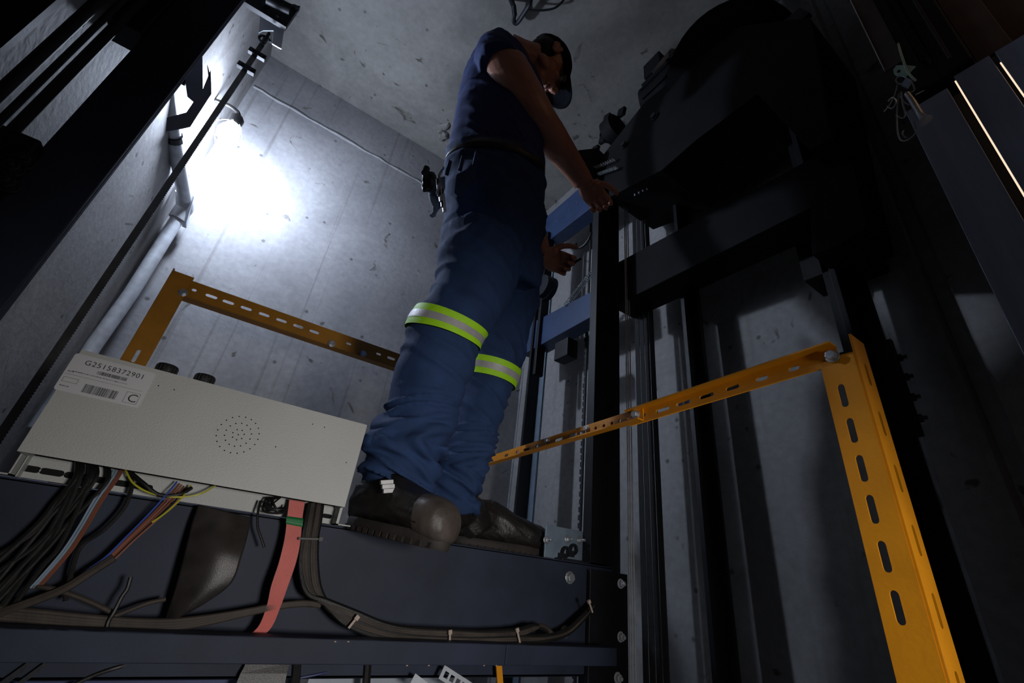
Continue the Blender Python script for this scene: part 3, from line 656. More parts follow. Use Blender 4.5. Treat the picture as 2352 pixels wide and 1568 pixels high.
# ------------------------------------------------------------------ landing door panels and operator, upper right
DX = 1.0
t = thing('landing_door', (DX,0.0,ZF), 'brushed stainless door panels with a lit gap at the right edge', 'door')
part('first_panel', MB().box(DX,DX+0.02,0.006,0.077,ZF,1.01), 'stainless', t, bevel=0.001)
part('second_panel', MB().box(DX,DX+0.02,-0.064,-0.010,ZF,1.03), 'stainless', t, bevel=0.001)
part('third_panel', MB().box(DX,DX+0.02,-0.50,-0.072,ZF,1.03), 'stainless', t, bevel=0.001)
part('lit_slit', MB().box(DX+0.004,DX+0.008,-0.0100,-0.0075,ZF,1.02), 'lit_gap', t, label='warm light showing through the gap')
part('lit_slit', MB().box(DX+0.004,DX+0.008,-0.0720,-0.0700,ZF,1.0), 'lit_gap', t)
part('dark_gap', MB().box(DX+0.022,DX+0.03,-0.5,0.07,ZF,1.0), 'hole_black', t)
t = thing('door_operator', (1.1,0.0,1.04), 'dark door operator header with hanger tracks above the steel panels', 'door operator')
part('header_channel', MB().box(1.0,1.12,-0.045,0.062,1.05,2.2), 'black_steel', t, bevel=0.003)
part('left_cover', MB().box(0.995,1.0,0.040,0.078,1.16,2.2), 'brown_panel', t, bevel=0.001)
part('right_cover', MB().box(1.03,1.04,-0.10,-0.048,1.06,2.2), 'brown_panel', t, bevel=0.001)
part('bright_edge', MB().box(0.990,0.995,0.0765,0.0785,1.16,2.2), 'galvanised', t)
mb = MB()
for k in range(110): mb.torus((0.985,0.012,1.10+0.0062*k), (1,0,0), (0,1,0.2), 0.009, 0.0015, n=8, m=4)
part('spring', mb, 'dark_steel', t, True)
part('guide_rod', MB().cyl((0.98,-0.018,1.06),(0.98,-0.018,1.45),0.004,8), 'dark_steel', t, True)
part('back_panel', MB().box(1.06,1.07,-0.7,-0.10,1.03,2.2), 'brown_panel', t)
# keys, tag, whistle-like tool
kx = 0.93
def K(x, y): return W(x, y, 'X', kx)
t = thing('key_bunch', K(2080,200), 'bunch of wires, clips and a green-white tag hanging from the door operator', 'keys')
part('hook', MB().tube(spline([W(2063,100,'X',0.99),K(2070,125),K(2085,165),K(2103,185)],5), 0.0022, 6), 'tag_green', t, True)
tagp = [(2052,160),(2058,150),(2080,149),(2103,152),(2095,160),(2082,174),(2062,176),(2053,170)]
f_ = [K(*q) for q in tagp]; b_ = [p+Vector((0.002,0,0)) for p in f_]; n = len(f_)
part('tag', MB().add(f_+b_, [tuple(range(n)),tuple(reversed(range(n,2*n)))]+[(i,(i+1)%n,(i+1)%n+n,i+n) for i in range(n)]), 'tag_green', t, label='pale green plastic tag')
part('tag_hole', MB().cyl(K(2064,164)+Vector((-0.001,0,0)),K(2064,164),0.003,10), 'hole_black', t)
part('ring', MB().tube([K(2070+13*math.cos(a),184+9*math.sin(a)) for a in [i*0.45 for i in range(15)]], 0.0013, 6), 'zinc', t, True)
part('whistle', MB().tube([K(2083,215),K(2097,235),K(2113,262),K(2120,272),K(2125,277)], [0.005,0.006,0.006,0.008,0.012], 14), 'zinc', t, True)
part('blue_link', MB().obox(K(2083,191), (0.003,0,0), (0,-0.006,0.006), (0,0.003,0.009)), 'wire_pale', t, bevel=0.001)
rnd = random.Random(11)
loops = [[(2062,192),(2055,215),(2040,240),(2030,256)],[(2064,215),(2060,250),(2062,300),(2070,322),(2088,318),(2104,298),(2100,280)],[(2070,212),(2075,240),(2078,262),(2070,270),(2060,266)],[(2066,218),(2075,232),(2088,240)],[(2103,217),(2115,214),(2124,210)],[(2040,232),(2052,226),(2060,236),(2050,250),(2040,246)],[(2075,300),(2072,308),(2080,315)],[(2095,190),(2100,205),(2092,212)]]
for lp in loops: part('wire_loop', MB().tube(spline([K(*q)+Vector((rnd.uniform(-0.004,0.004),0,0)) for q in lp],5), 0.0014, 6), 'zinc', t, True)

# ceiling hook
t = thing('ceiling_hook', (0.46,1.08,2.36), 'twisted dark steel hook hanging from the ceiling at the top edge', 'hook')
q = lambda x, y: W(x, y, 'Z', 2.36)
part('hook', MB().tube(spline([W(1215,-8,'Z',ZC-0.002),q(1218,5),q(1205,28),q(1188,52),q(1180,48),q(1182,30)],6), 0.011, 8), 'dark_steel', t, True)
part('rebar_end', MB().tube([W(1172,-5,'Z',ZC-0.002),q(1180,15),q(1182,35)], 0.012, 8), 'dark_steel', t, True)
part('tie_wire', MB().tube(spline([W(1300,-6,'Z',ZC-0.004),q(1275,18),q(1240,24),q(1215,22)],5), 0.005, 6), 'dark_steel', t, True)
lump = MB().ball(W(1018,300,'Z',ZC-0.006), 0.026, 0.04, 0.02, n=16); lc_ = W(1018,300,'Z',ZC-0.006)
lump.v = [lc_+(v-lc_)*(1+1.6*noise.noise(v*38)) for v in lump.v]
single('mortar_lump', lump, 'concrete_ceiling', 'rough mortar lump on the ceiling behind the back of the shirt', 'lump', None, True)

# ------------------------------------------------------------------ cables on the beam
def cable(name, pix, r, m, label, cat='cable', group=None, n=7, k=7):
    pts = spline([P(x,y,Y) for x,y,Y in pix], k); return single(name, MB().tube(pts, r, n), m, label, cat, group, True)
rnd = random.Random(21)
# left black bundle falling from the box to the left edge
ends = [(-30,1290),(-30,1330),(-20,1350),(-30,1372),(0,1400),(-30,1405),(10,1420),(-30,1310),(-30,1385),(-20,1395)]
for i, (ex, ey) in enumerate(ends):
    sx = 165+rnd.uniform(0,95); sy = 1072+ (sx-165)*0.17
    mx = (sx+ex)/2+rnd.uniform(0,35); my = (sy+ey)/2+rnd.uniform(-5,40)
    cable('black_cable', [(sx,sy-14,0.975),(sx-6,sy+25,0.962),(mx+25,my-40,0.968),(mx-20,my+15,0.965),(ex,ey,0.958)], rnd.uniform(0.0028,0.0046), 'cable_black', 'black cable in the loose bundle under the left end of the box', 'cable', 'loose black cables left of the belt')
for i, (m_, dx) in enumerate((('wire_pale',0),('wire_pale',7),('wire_brown',14),('wire_brown',20))):
    cable('thin_wire', [(262+dx,1080,0.975),(250+dx,1100,0.966),(215+dx,1150,0.962),(180+dx,1210,0.96),(140+dx,1270,0.962),(70+dx,1350,0.962)], 0.0016, m_, 'thin %s wire in the loose bundle below the slotted strip' % ('pale blue' if m_ == 'wire_pale' else 'brown'), 'wire', 'thin wires in the left bundle', 6)
cable('black_cable', [(300,1095,0.975),(302,1120,0.966),(285,1165,0.963),(240,1215,0.962),(190,1250,0.965),(170,1290,0.962),(150,1380,0.96)], 0.0034, 'cable_black', 'black cable looping down alone right of the loose bundle')
cable('black_cable', [(300,1085,0.975),(330,1110,0.964),(365,1136,0.962),(410,1136,0.962),(440,1120,0.972)], 0.0032, 'cable_black', 'short black cable sagging along the slotted strip')
cable('yellow_wire', [(288,1078,0.975),(305,1108,0.964),(340,1130,0.962),(385,1140,0.96),(430,1140,0.96),(465,1132,0.962),(494,1115,0.975)], 0.0015, 'wire_yellow', 'yellow wire sagging under the box edge', 'wire')
for i, (m_, dx, dy, lab_) in enumerate((('wire_blue',-14,-6,'blue wire on the upper side of the coloured wire run'),('wire_brown',-8,-2,None),('wire_rust',-3,1,None),('wire_brown',2,4,None),('cable_black',6,8,None),('wire_rust',10,10,None),('wire_yellow',16,2,'yellow-green wire on the lower side of the coloured wire run'))):
    s = 1-0.0; e = 0.35
    if m_ == 'wire_yellow': path = [(438,1114,0.975),(420,1140,0.962),(395,1165,0.958),(370,1185,0.957),(349,1199,0.957)]
    else: path = [(420+dx,1112+dy,0.975),(395+dx,1143+dy,0.96),(350+dx*.8,1188+dy*.8,0.958),(298+dx*.6,1237+dy*.7,0.956),(250+dx*.5,1283+dy*.7,0.956),(205+dx*.4,1313+dy*.6,0.956),(160+dx*.3,1345+dy*.5,0.956)]
    cable('thin_wire', path, 0.0015, m_, lab_ or 'brown or dark wire in the coloured wire run left of the wide belt', 'wire', None if lab_ else 'brown wires of the coloured run', 6)
cable('black_cable', [(262,1280,0.952),(205,1316,0.952),(150,1350,0.952),(90,1375,0.952),(20,1400,0.952),(-30,1420,0.952)], 0.0062, 'cable_dusty', 'thick dusty sleeve the coloured wires run into')
# horizontal dusty cables on the bar, left
for i, dy in enumerate((0,8,15,22)):
    cable('dusty_cable', [(-30,1395+dy,0.955),(90,1405+dy,0.952),(200,1416+dy*0.95,0.95),(300,1424+dy*0.8,0.95),(390,1425+dy*0.8,0.948),(470,1417+dy*0.7,0.948),(560,1403+dy*0.4,0.95),(640,1388+dy*0.3,0.95),(700,1383+dy*0.25,0.952),(735,1388+dy*0.2,0.955)], 0.0036, 'cable_dusty', ('topmost','second','third','lowest')[i]+' of the four dusty cables lying along the bar at left', 'cable', 'dusty cables lying on the bar at left')
for i, (a) in enumerate(([(70,1345,0.965),(120,1352,0.96),(190,1375,0.957),(250,1402,0.955),(262,1410,0.955)],[(262,1415,0.955),(300,1400,0.957),(340,1385,0.96),(380,1376,0.965)])):
    cable('dusty_cable', a, 0.0034, 'cable_dusty', ('dusty cable slanting down to the tie at left' if i == 0 else 'dusty cable rising from the tie to behind the wide belt'))
cable('zip_tie', [(243,1450,0.945),(250,1425,0.945),(262,1405,0.945),(280,1370,0.948),(292,1352,0.95),(300,1325,0.952)], 0.0028, 'cable_black', 'black zip tie with its tail standing up among the dusty cables', 'cable tie')
# right black bundle
for i in range(7):
    o = (i-3); rr = rnd.uniform(-2,2)
    pa = [(725+o*4.5,1155+abs(o),0.978),(718+o*5,1200,0.966),(712+o*5,1235,0.962),(708+o*6+rr,1300,0.960),(722+o*5-rr,1360,0.957),(762+o*3,1396+o*5,0.950),(815+rr,1424+o*6,0.946),(880,1447+o*5,0.944),(940,1457+o*4.4,0.943),(1035,1461+o*4.4+rr,0.943),(1120,1463+o*4,0.943),(1190+rr,1460+o*4.6,0.943)]
    if i < 3: pa += [(1225,1446+o*3,0.945),(1247,1443-i*3,0.947),(1262+3*i,1455,0.950)]
    else: pa += [(1250,1461+o*3,0.945),(1300,1448+o*3,0.95),(1335,1418+o*3,0.955),(1362,1388+o*2,0.965)]
    cable('dusty_cable', pa, 0.0054, 'cable_black' if i%3==0 else 'cable_dusty', 'dusty cable of the thick bundle curving from the box end along the bar', 'cable', 'cables of the thick right bundle')
def tie(x, y, ang, l, m='zip_tie', lab='', Y=0.932):
    c = P(x,y,Y); d = Vector((math.cos(ang),0,math.sin(ang)))
    mb = MB(); mb.obox(c, d*l, Vector((0,0.001,0)), Vector((-d.z,0,d.x))*0.0022); mb.obox(c+d*l, d*0.004, Vector((0,0.003,0)), Vector((-d.z,0,d.x))*0.004)
    single('zip_tie', mb, m, lab, 'cable tie', 'ties around the right bundle' if m == 'zip_tie' else None, bevel=0.0005)
tie(1033,1470,1.75,0.014,lab='pale zip tie around the bundle, middle of the bar')
tie(1192,1466,2.0,0.017,lab='pale zip tie around the bundle, near its loose loop')
tie(1357,1394,2.1,0.013,lab='pale zip tie at the far right end of the bundle')
tie(810,1430,1.0,0.010,lab='small zip tie where the bundle meets the bar')
tie(711,1237,0.1,0.020,m='cable_black',lab='black tie around the bundle below the box end', Y=0.950)
cable('black_cable', [(598,1150,0.975),(592,1180,0.965),(592,1210,0.962),(600,1235,0.96),(607,1257,0.96)], 0.0022, 'cable_black', 'thin loose black cable end dangling left of the pink ribbon')
mb = MB()
for k in range(9):
    a = k*0.7; mb.tube(spline([P(612+k*4,1142,0.975), P(605+18*math.sin(a)+k*3,1165+8*math.cos(a*2),0.960), P(640+8*math.cos(a),1178-k,0.958), P(655,1160+k,0.975)],4), 0.0018, 6)
single('coiled_wire', mb, 'cable_black', 'tangle of black wire tucked behind the box edge beside the pink ribbon', 'wire', None, True)
# wide flat belt
Lp = [(455,1158,0.972),(440,1200,0.968),(425,1260,0.958),(404,1340,0.955),(385,1400,0.958),(374,1432,0.962)]
Rp = [(576,1188,0.975),(570,1225,0.960),(556,1275,0.940),(532,1338,0.938),(470,1386,0.945),(400,1425,0.955)]
ml = spline([P(*q) for q in Lp], 8); mr = spline([P(*q) for q in Rp], 8)
mb = MB(); N_ = 24; vs = []; fs = []
for a, b in zip(ml, mr):
    for j in range(N_+1):
        s = j/N_; p = a.lerp(b, s); p.y -= 0.018*math.sin(math.pi*s)*0.6+0.0005*(j%2); vs.append(p)
n_r = len(ml)
for i in range(n_r-1):
    for j in range(N_): k = i*(N_+1)+j; fs.append((k,k+1,k+N_+2,k+N_+1))
mb.add(vs, fs)
o = single('travelling_cable', mb, 'belt_black', 'wide flat dark cable belt bulging down from under the box', 'belt', None, True)
sm = o.modifiers.new('solid','SOLIDIFY'); sm.thickness = 0.003
mb = MB(); mb.ribbon([P(568,1515,0.99),P(552,1545,0.985),P(535,1585,0.98)],[P(665,1520,0.99),P(658,1545,0.985),P(650,1590,0.98)],0.004)
single('travelling_cable', mb, 'belt_black', 'end of the wide flat belt hanging below the bar', 'belt')
# pink ribbon, ridged
Lp = [(664,1146,0.972),(659,1185,0.962),(653,1235,0.958),(640,1290,0.952),(622,1345,0.948),(612,1390,0.948),(594,1436,0.950),(566,1464,0.953)]
Rp = [(701,1152,0.972),(695,1190,0.962),(690,1245,0.956),(680,1292,0.950),(662,1345,0.946),(645,1392,0.946),(624,1440,0.950),(592,1468,0.953)]
ml = spline([P(*q) for q in Lp], 8); mr = spline([P(*q) for q in Rp], 8)
def ridged(ml, mr, off=0.0, amp=0.0016, ext=0.0):
    mb = MB(); N_ = 44; vs = []; fs = []
    for a, b in zip(ml, mr):
        for j in range(N_+1):
            s = -ext+(1+2*ext)*j/N_; p = a+(b-a)*s; p.y -= amp*abs(math.sin(math.pi*11*s))+off; vs.append(p)
    for i in range(len(ml)-1):
        for j in range(N_): k = i*(N_+1)+j; fs.append((k,k+1,k+N_+2,k+N_+1))
    return mb.add(vs, fs)
t = thing('ribbon_cable', P(650,1400,0.95), 'pink ribbed flat ribbon cable with green tape hanging from the box', 'cable')
o = part('ribbon', ridged(ml, mr), 'pink_pvc', t, True); sm = o.modifiers.new('solid','SOLIDIFY'); sm.thickness = 0.0015; sm.offset = -1
o = part('tape_band', ridged(ml[8:12], mr[8:12], 0.0022, 0.0003, 0.03), 'green_tape', t, True, label='green tape band'); sm = o.modifiers.new('solid','SOLIDIFY'); sm.thickness = 0.001; sm.offset = -1

# ------------------------------------------------------------------ below the bar: car roof and small gear
single('roof_panel', MB().box(-0.37,0.93,0.12,1.95,-0.46,-0.44), 'pale_panel', 'pale steel car roof far below the beam', 'panel', bevel=0.004)
t = thing('roof_frame', (0.2,1.12,-0.30), 'pale grey frame strip just below the navy bar', 'frame')
part('edge_strip', MB().box(-0.45,0.62,1.02,1.03,P(300,1533,1.02).z-0.002,P(300,1526,1.02).z), 'galvanised', t)
part('panel', MB().box(-0.12,0.10,1.05,1.06,-0.34,-0.215), 'pale_panel', t)
part('panel', MB().box(0.20,0.56,1.05,1.06,-0.34,-0.215), 'pale_panel', t)
part('stiffener', MB().box(0.0,0.03,1.03,1.05,-0.34,-0.21), 'pale_panel', t)
part('stiffener', MB().box(0.245,0.275,1.03,1.05,-0.34,-0.21), 'dark_steel', t)
part('blue_strip', MB().obox(P(350,1562,1.03),(0.2,0,0.0),(0,0.003,0),(0,0,0.005)), 'deep_blue', t)
cable('black_cable', [(120,1568+30,1.0),(205,1555,1.0),(270,1532,1.0),(320,1520,1.01)], 0.003, 'cable_black', 'black cable crossing under the bar at the lower left')
cable('blue_cable', [(690,1556,1.0),(740,1546,1.0),(800,1530,1.01)], 0.0022, 'deep_blue', 'thin blue cable under the bar left of the middle')
for x in (682,845): single('hanging_cable', MB().tube([P(x,1515,1.0),P(x-6,1600,1.0)], 0.008, 8), 'cable_black', 'thick black cable dropping below the bar, %s' % ('beside the belt end' if x == 682 else 'left of the slotted tray'), 'cable', None, True)
q0 = P(1010,1538,0.97)
me = plate_mesh(rect(0,0,0.11,0.024), [rect(0.008+0.0165*k,0.006,0.019+0.0165*k,0.017) for k in range(6)], 0.002, q0+Vector((0,0,-0.014)), Vector((1,0.1,-0.42)), Vector((0.42,0,1)), 'tray')
single('slotted_tray', me, 'light_bracket', 'small pale slotted cable tray under the bar', 'tray')
me = plate_mesh(rect(0,0,0.10,0.016), [slot(0.05,0.008,0.06,0.004)], 0.002, P(945,1552,0.97)+Vector((0,0,-0.01)), Vector((1,0,-0.5)), Vector((0.5,0,1)), 'bracket')
single('pale_bracket', me, 'light_bracket', 'pale slotted bracket end poking out left of the small tray', 'bracket')
single('yellow_strut', MB().obox(P(1148,1560,0.98), (0.007,0,0.002), (0,0.002,0), (0.009,0,-0.035)), 'yellow_paint', 'short orange-yellow strut under the bar', 'strut', bevel=0.0005)
for (x,w_) in ((30,0.008),(68,0.007)): single('metal_tab', MB().obox(P(x,1552,0.99), (w_,0,0.004), (0,0.002,0), (0.016,0,0.02)), 'dark_steel', 'slanted grey metal tab at the lower left corner', 'bracket', 'slanted tabs at lower left')

# ------------------------------------------------------------------ the man
VD = lambda p: Vector(p).normalized()
def psec(l, r, Y, asp=0.9, dY=0.0):
    """section from its left and right silhouette points at depth Y (right one at Y+dY)"""
    a = P(l[0], l[1], Y); b = P(r[0], r[1], Y+dY); c = (a+b)/2; return c, (b-a)/2, asp
def secs_of(lst, k=5):
    cs = []; hs = []; asps = []
    for l, r, Y, asp, *dy in lst:
        c, h, s = psec(l, r, Y, asp, dy[0] if dy else 0.0); cs.append(c); hs.append(h); asps.append(Vector((s,0,0)))
    cs, hs, asps = spline(cs,k), spline(hs,k), spline(asps,k); out = []
    for i, (c, h, s) in enumerate(zip(cs, hs, asps)):
        t_ = (cs[min(i+1,len(cs)-1)]-cs[max(i-1,0)]).normalized()
        h2 = h-c.normalized()*h.dot(c.normalized())
        b = t_.cross(h2).normalized()*h2.length*s.x
        out.append((c, h2, b))
    return out
def remesh(mb, size, smooth=3, name='m', disp=None):
    me = me_from(mb.v, mb.f, name); ob = bpy.data.objects.new(name, me); COL.objects.link(ob)
    r = ob.modifiers.new('r','REMESH'); r.mode = 'VOXEL'; r.voxel_size = size; r.use_smooth_shade = True
    s = ob.modifiers.new('s','SMOOTH'); s.factor = 0.5; s.iterations = smooth
    dg = bpy.context.evaluated_depsgraph_get(); dg.update()
    me2 = bpy.data.meshes.new_from_object(ob.evaluated_get(dg)); bpy.data.objects.remove(ob)
    if disp:
        me2.update(); nr = [v.normal.copy() for v in me2.vertices]
        for v, n_ in zip(me2.vertices, nr): v.co += n_*disp(v.co, n_)
    for p in me2.polygons: p.use_smooth = True
    return me2
def fold(p, n_, fx, amp, z_freq=22, tilt=0.0, seed=0.0):
    q = Vector((p.x*fx, p.y*fx, (p.z+tilt*p.x)*z_freq))
    w_ = noise.noise(q*0.5+Vector((seed,3,1)))*0.8
    a = noise.noise(q+Vector((w_*1.6,w_,seed)))
    return amp*(1-abs(a)*3.2) if abs(a) < 0.31 else amp*0.0
# trousers: silhouette sections down each leg
pelvis = [((1020,345),(1238,385),0.865,0.62),((1018,400),(1240,440),0.87,0.68),((1014,455),(1239,505),0.88,0.74),((1011,520),(1238,560),0.89,0.76),((1012,575),(1236,615),0.90,0.72),((1020,620),(1228,655),0.91,0.6)]
near = [((1011,520),(1200,585),0.86,0.85),((1011,580),(1182,650),0.865,0.88),((1006,625),(1160,700),0.875,0.9),((984,676),(1128,752),0.885,0.92),((950,727),(1094,795),0.90,0.95),((930,785),(1081,838),0.91,0.95),((907,845),(1060,886),0.925,0.95),((892,905),(1046,940),0.935,0.92),((879,955),(1032,985),0.945,0.92),((852,1003),(1022,1030),0.95,0.95),((842,1045),(1004,1066),0.955,0.92),((835,1085),(988,1108),0.96,0.85),((834,1110),(980,1128),0.965,0.8)]
far = [((1080,530),(1238,560),0.985,0.8),((1085,600),(1240,640),0.995,0.85),((1090,680),(1228,705),1.010,0.9),((1080,755),(1208,785),1.025,0.95),((1066,835),(1181,868),1.040,0.98),((1050,905),(1158,930),1.050,0.98),((1032,975),(1138,1000),1.060,0.98),((1010,1035),(1122,1062),1.070,0.98),((992,1080),(1108,1098),1.075,0.95),((988,1120),(1090,1138),1.085,0.9),((992,1158),(1094,1172),1.095,0.85)]
S_near, S_far, S_pel = secs_of(near), secs_of(far), secs_of(pelvis)
def bunch(S, z0, amp, freq, seed):
    out = []
    for c, a, b in S:
        k = 1.0
        if c.z < z0: k += amp*math.sin((c.z)*freq+seed)*min(1,(z0-c.z)/0.08)
        out.append((c, a*k, b*k))
    return out
mb = MB(); mb.loft(S_pel, 32); mb.loft(bunch(S_near,0.33,0.045,150,0.5), 32); mb.loft(bunch(S_far,0.30,0.05,130,2.0), 32)
mb.ball(P(860,1008,0.94), 0.010, 0.014, 0.008)      # bunched cloth knots at the hems
mb.ball(P(1104,1080,1.07), 0.010, 0.014, 0.009)
def dtr(p, n_):
    low = max(0, min(1, (0.34-p.z)/0.12)); hip = max(0, min(1, (p.z-0.62)/0.1))
    d = 0.0085*noise.noise(p*9)+0.003*noise.noise(p*22)
    d += fold(p, n_, 5, 0.0075+0.009*low, 15+14*low, 0.5, 1.0)
    d += fold(p, n_, 7, 0.006*hip, 9, -1.6, 7.0)
    return d
tm = remesh(mb, 0.0052, 2, 'trousers', dtr)
g = P(1100,1250,0.98)
man = thing('person', Vector((0.45,0.98,BT)), 'man in navy t-shirt, blue work trousers and dark cap standing bent on the beam', 'person')
tro = part('trousers', tm, 'trouser_twill', man, label='blue work trousers')
# reflective bands: rings that follow the leg
def band(S, zc_pair, w0, w1, scale):
    out = []
    for i in range(len(S)-1):
        pass
    return out
def ring_on(S, i0, i1, grow, sub=3):
    seg = []
    for i in range(i0, i1):
        for j in range(sub):
            t_ = j/sub; seg.append(tuple(S[i][k].lerp(S[i+1][k], t_) for k in range(3)))
    seg.append(S[i1]); out = []
    for c, a, b in seg: out.append((c, a*(1+grow/a.length), b*(1+grow/b.length)))
    return out
def at_y(S, py):                                # parameter along the lofted leg where its centre shows at photo row py
    prev = None
    for i, s in enumerate(S):
        c = W2C @ np.array(s[0]); y = c[1]/c[2]*FPX+784
        if prev is not None and prev <= py <= y: return i-1+(py-prev)/(y-prev)
        prev = y
    return 0
def sec_at(S, t_):
    i = int(t_); f_ = t_-i; return tuple(S[i][k].lerp(S[min(i+1,len(S)-1)][k], f_) for k in range(3))
def band_mesh(S, y0, y1, grow, skew=0.0, n=40):
    t0, t1 = at_y(S, y0), at_y(S, y1); vs = []; fs = []; m_ = 4
    for i in range(m_+1):
        c, a, b = sec_at(S, t0+(t1-t0)*i/m_); ax = a.cross(b).normalized()
        if ax.z < 0: ax = -ax
        e = 0.0 if i in (0, m_) else grow; ga, gb = 1+(grow)/a.length, 1+grow/b.length
        for j in range(n):
            th = 2*math.pi*j/n; off = ax*(-skew*(1-abs(math.sin(th*0.5+0.4))**2))
            p = c+a*math.cos(th)*ga+b*math.sin(th)*gb+ax*(skew*math.sin(th+2.4))
            p += (a*math.cos(th)+b*math.sin(th)).normalized()*0.0085*noise.noise(p*9)
            vs.append(p)
    for i in range(m_):
        for j in range(n): fs.append((i*n+j, i*n+(j+1)%n, (i+1)*n+(j+1)%n, (i+1)*n+j))
    return MB().add(vs, fs)
for S, yc, h, nm in ((S_near, 759, 13, 'near'), (S_far, 858, 13.5, 'far')):
    for k, (dy0, dy1, m_, g_) in enumerate(((-1.45,-0.45,'hi_vis_lime',0.0115),(-0.52,0.52,'reflective_silver',0.0122),(0.45,1.45,'hi_vis_lime',0.0115))):
        part('reflective_band' if m_[0]=='r' else 'lime_band', band_mesh(S, yc+dy0*h, yc+dy1*h, g_, 0.012 if nm=='near' else 0.004), m_, tro if False else man, True,
             label=('silver' if m_[0]=='r' else 'lime yellow')+' band round the '+nm+' knee')
# seams, pocket
def on_surface(S, t_, th, grow=0.006):
    c, a, b = sec_at(S, t_); return c+a*math.cos(th)*(1+grow/a.length)+b*math.sin(th)*(1+grow/b.length)
for S in (S_near, S_far):
    side = max((math.pi*0.5, -math.pi*0.5), key=lambda th: -on_surface(S, 20, th).y)
# shirt
torso = [((1018,372),(1238,400),0.885,0.60),((1022,345),(1240,372),0.882,0.62),((1030,305),(1240,335),0.880,0.66),((1040,255),(1243,290),0.880,0.70),((1054,195),(1243,240),0.882,0.74),((1066,160),(1232,205),0.886,0.78),((1085,130),(1215,172),0.892,0.8),((1104,108),(1205,140),0.900,0.75),((1128,98),(1196,122),0.910,0.6)]
S_t = secs_of(torso)
mb = MB(); mb.loft(S_t, 36)
shp, shf = P(1150,148,0.80), P(1170,135,1.02)
mb.tube([P(1142,125,0.86), P(1144,138,0.82), P(1148,150,0.79)], [0.075,0.074,0.066], 20)   # near sleeve
mb.tube([P(1165,125,0.97), shf, P(1200,230,1.08)], [0.07,0.07,0.06], 20)                    # far sleeve
def dsh(p, n_): return 0.004*noise.noise(p*11)+fold(p, n_, 6, 0.006, 20, 0.9, 4.0)+0.0015*noise.noise(p*35)
part('shirt', remesh(mb, 0.005, 4, 'shirt', dsh), 'shirt_cotton', man, label='navy blue short-sleeved t-shirt')
# body: neck, head, arms and hands as one surface
Hc = P(1256,152,0.86)
Fd = VD((0.70,0.06,-0.71)); Ud = VD((0.71,-0.02,0.70)); Sd = Fd.cross(Ud).normalized(); Ud = Sd.cross(Fd).normalized()
if Sd.y > 0: Sd = -Sd
HR = Matrix((Fd, Sd, Ud)).transposed()
def H(f_, s_, u_): return Hc+Fd*f_+Sd*s_+Ud*u_
body = MB()
body.ball(H(-0.012,0,0.03), 0.094, 0.073, 0.082, HR, 24)      # cranium
body.ball(H(0.030,0,-0.035), 0.058, 0.056, 0.075, HR, 20)      # face
body.ball(H(0.050,0,-0.088), 0.028, 0.032, 0.024, HR, 14)      # chin
for s in (-1,1):
    body.ball(H(0.02,0.042*s,-0.070), 0.036, 0.018, 0.026, HR, 12)   # jaw
    body.ball(H(0.064,0.030*s,-0.028), 0.022, 0.019, 0.016, HR, 12)  # cheekbone
    body.ball(H(0.076,0.028*s,0.018), 0.015, 0.022, 0.008, HR, 12)   # brow
body.tube([H(0.082,0,0.012),H(0.095,0,-0.008),H(0.108,0,-0.030),H(0.096,0,-0.041)], [0.008,0.0095,0.013,0.008], 10)
for s in (-1,1): body.ball(H(0.094,0.011*s,-0.036), 0.009, 0.007, 0.007, HR, 10)
body.ball(H(0.087,0,-0.060), 0.010, 0.021, 0.0055, HR, 12); body.ball(H(0.084,0,-0.070), 0.010, 0.018, 0.006, HR, 12)
nb_ = P(1172,128,0.90)
body.tube([nb_, nb_.lerp(H(-0.02,0,-0.05),0.5), H(-0.02,0,-0.045)], [0.070,0.060,0.056], 20)
for s in (-1,1):                               # ears
    body.ball(H(-0.012,0.074*s,-0.005), 0.018, 0.008, 0.030, HR@Matrix.Rotation(-0.25,3,'Y'), 14)
    body.torus(H(-0.014,0.081*s,-0.001), Fd, Ud, 0.019, 0.0042, 0.2, 5.2, 14, 6)
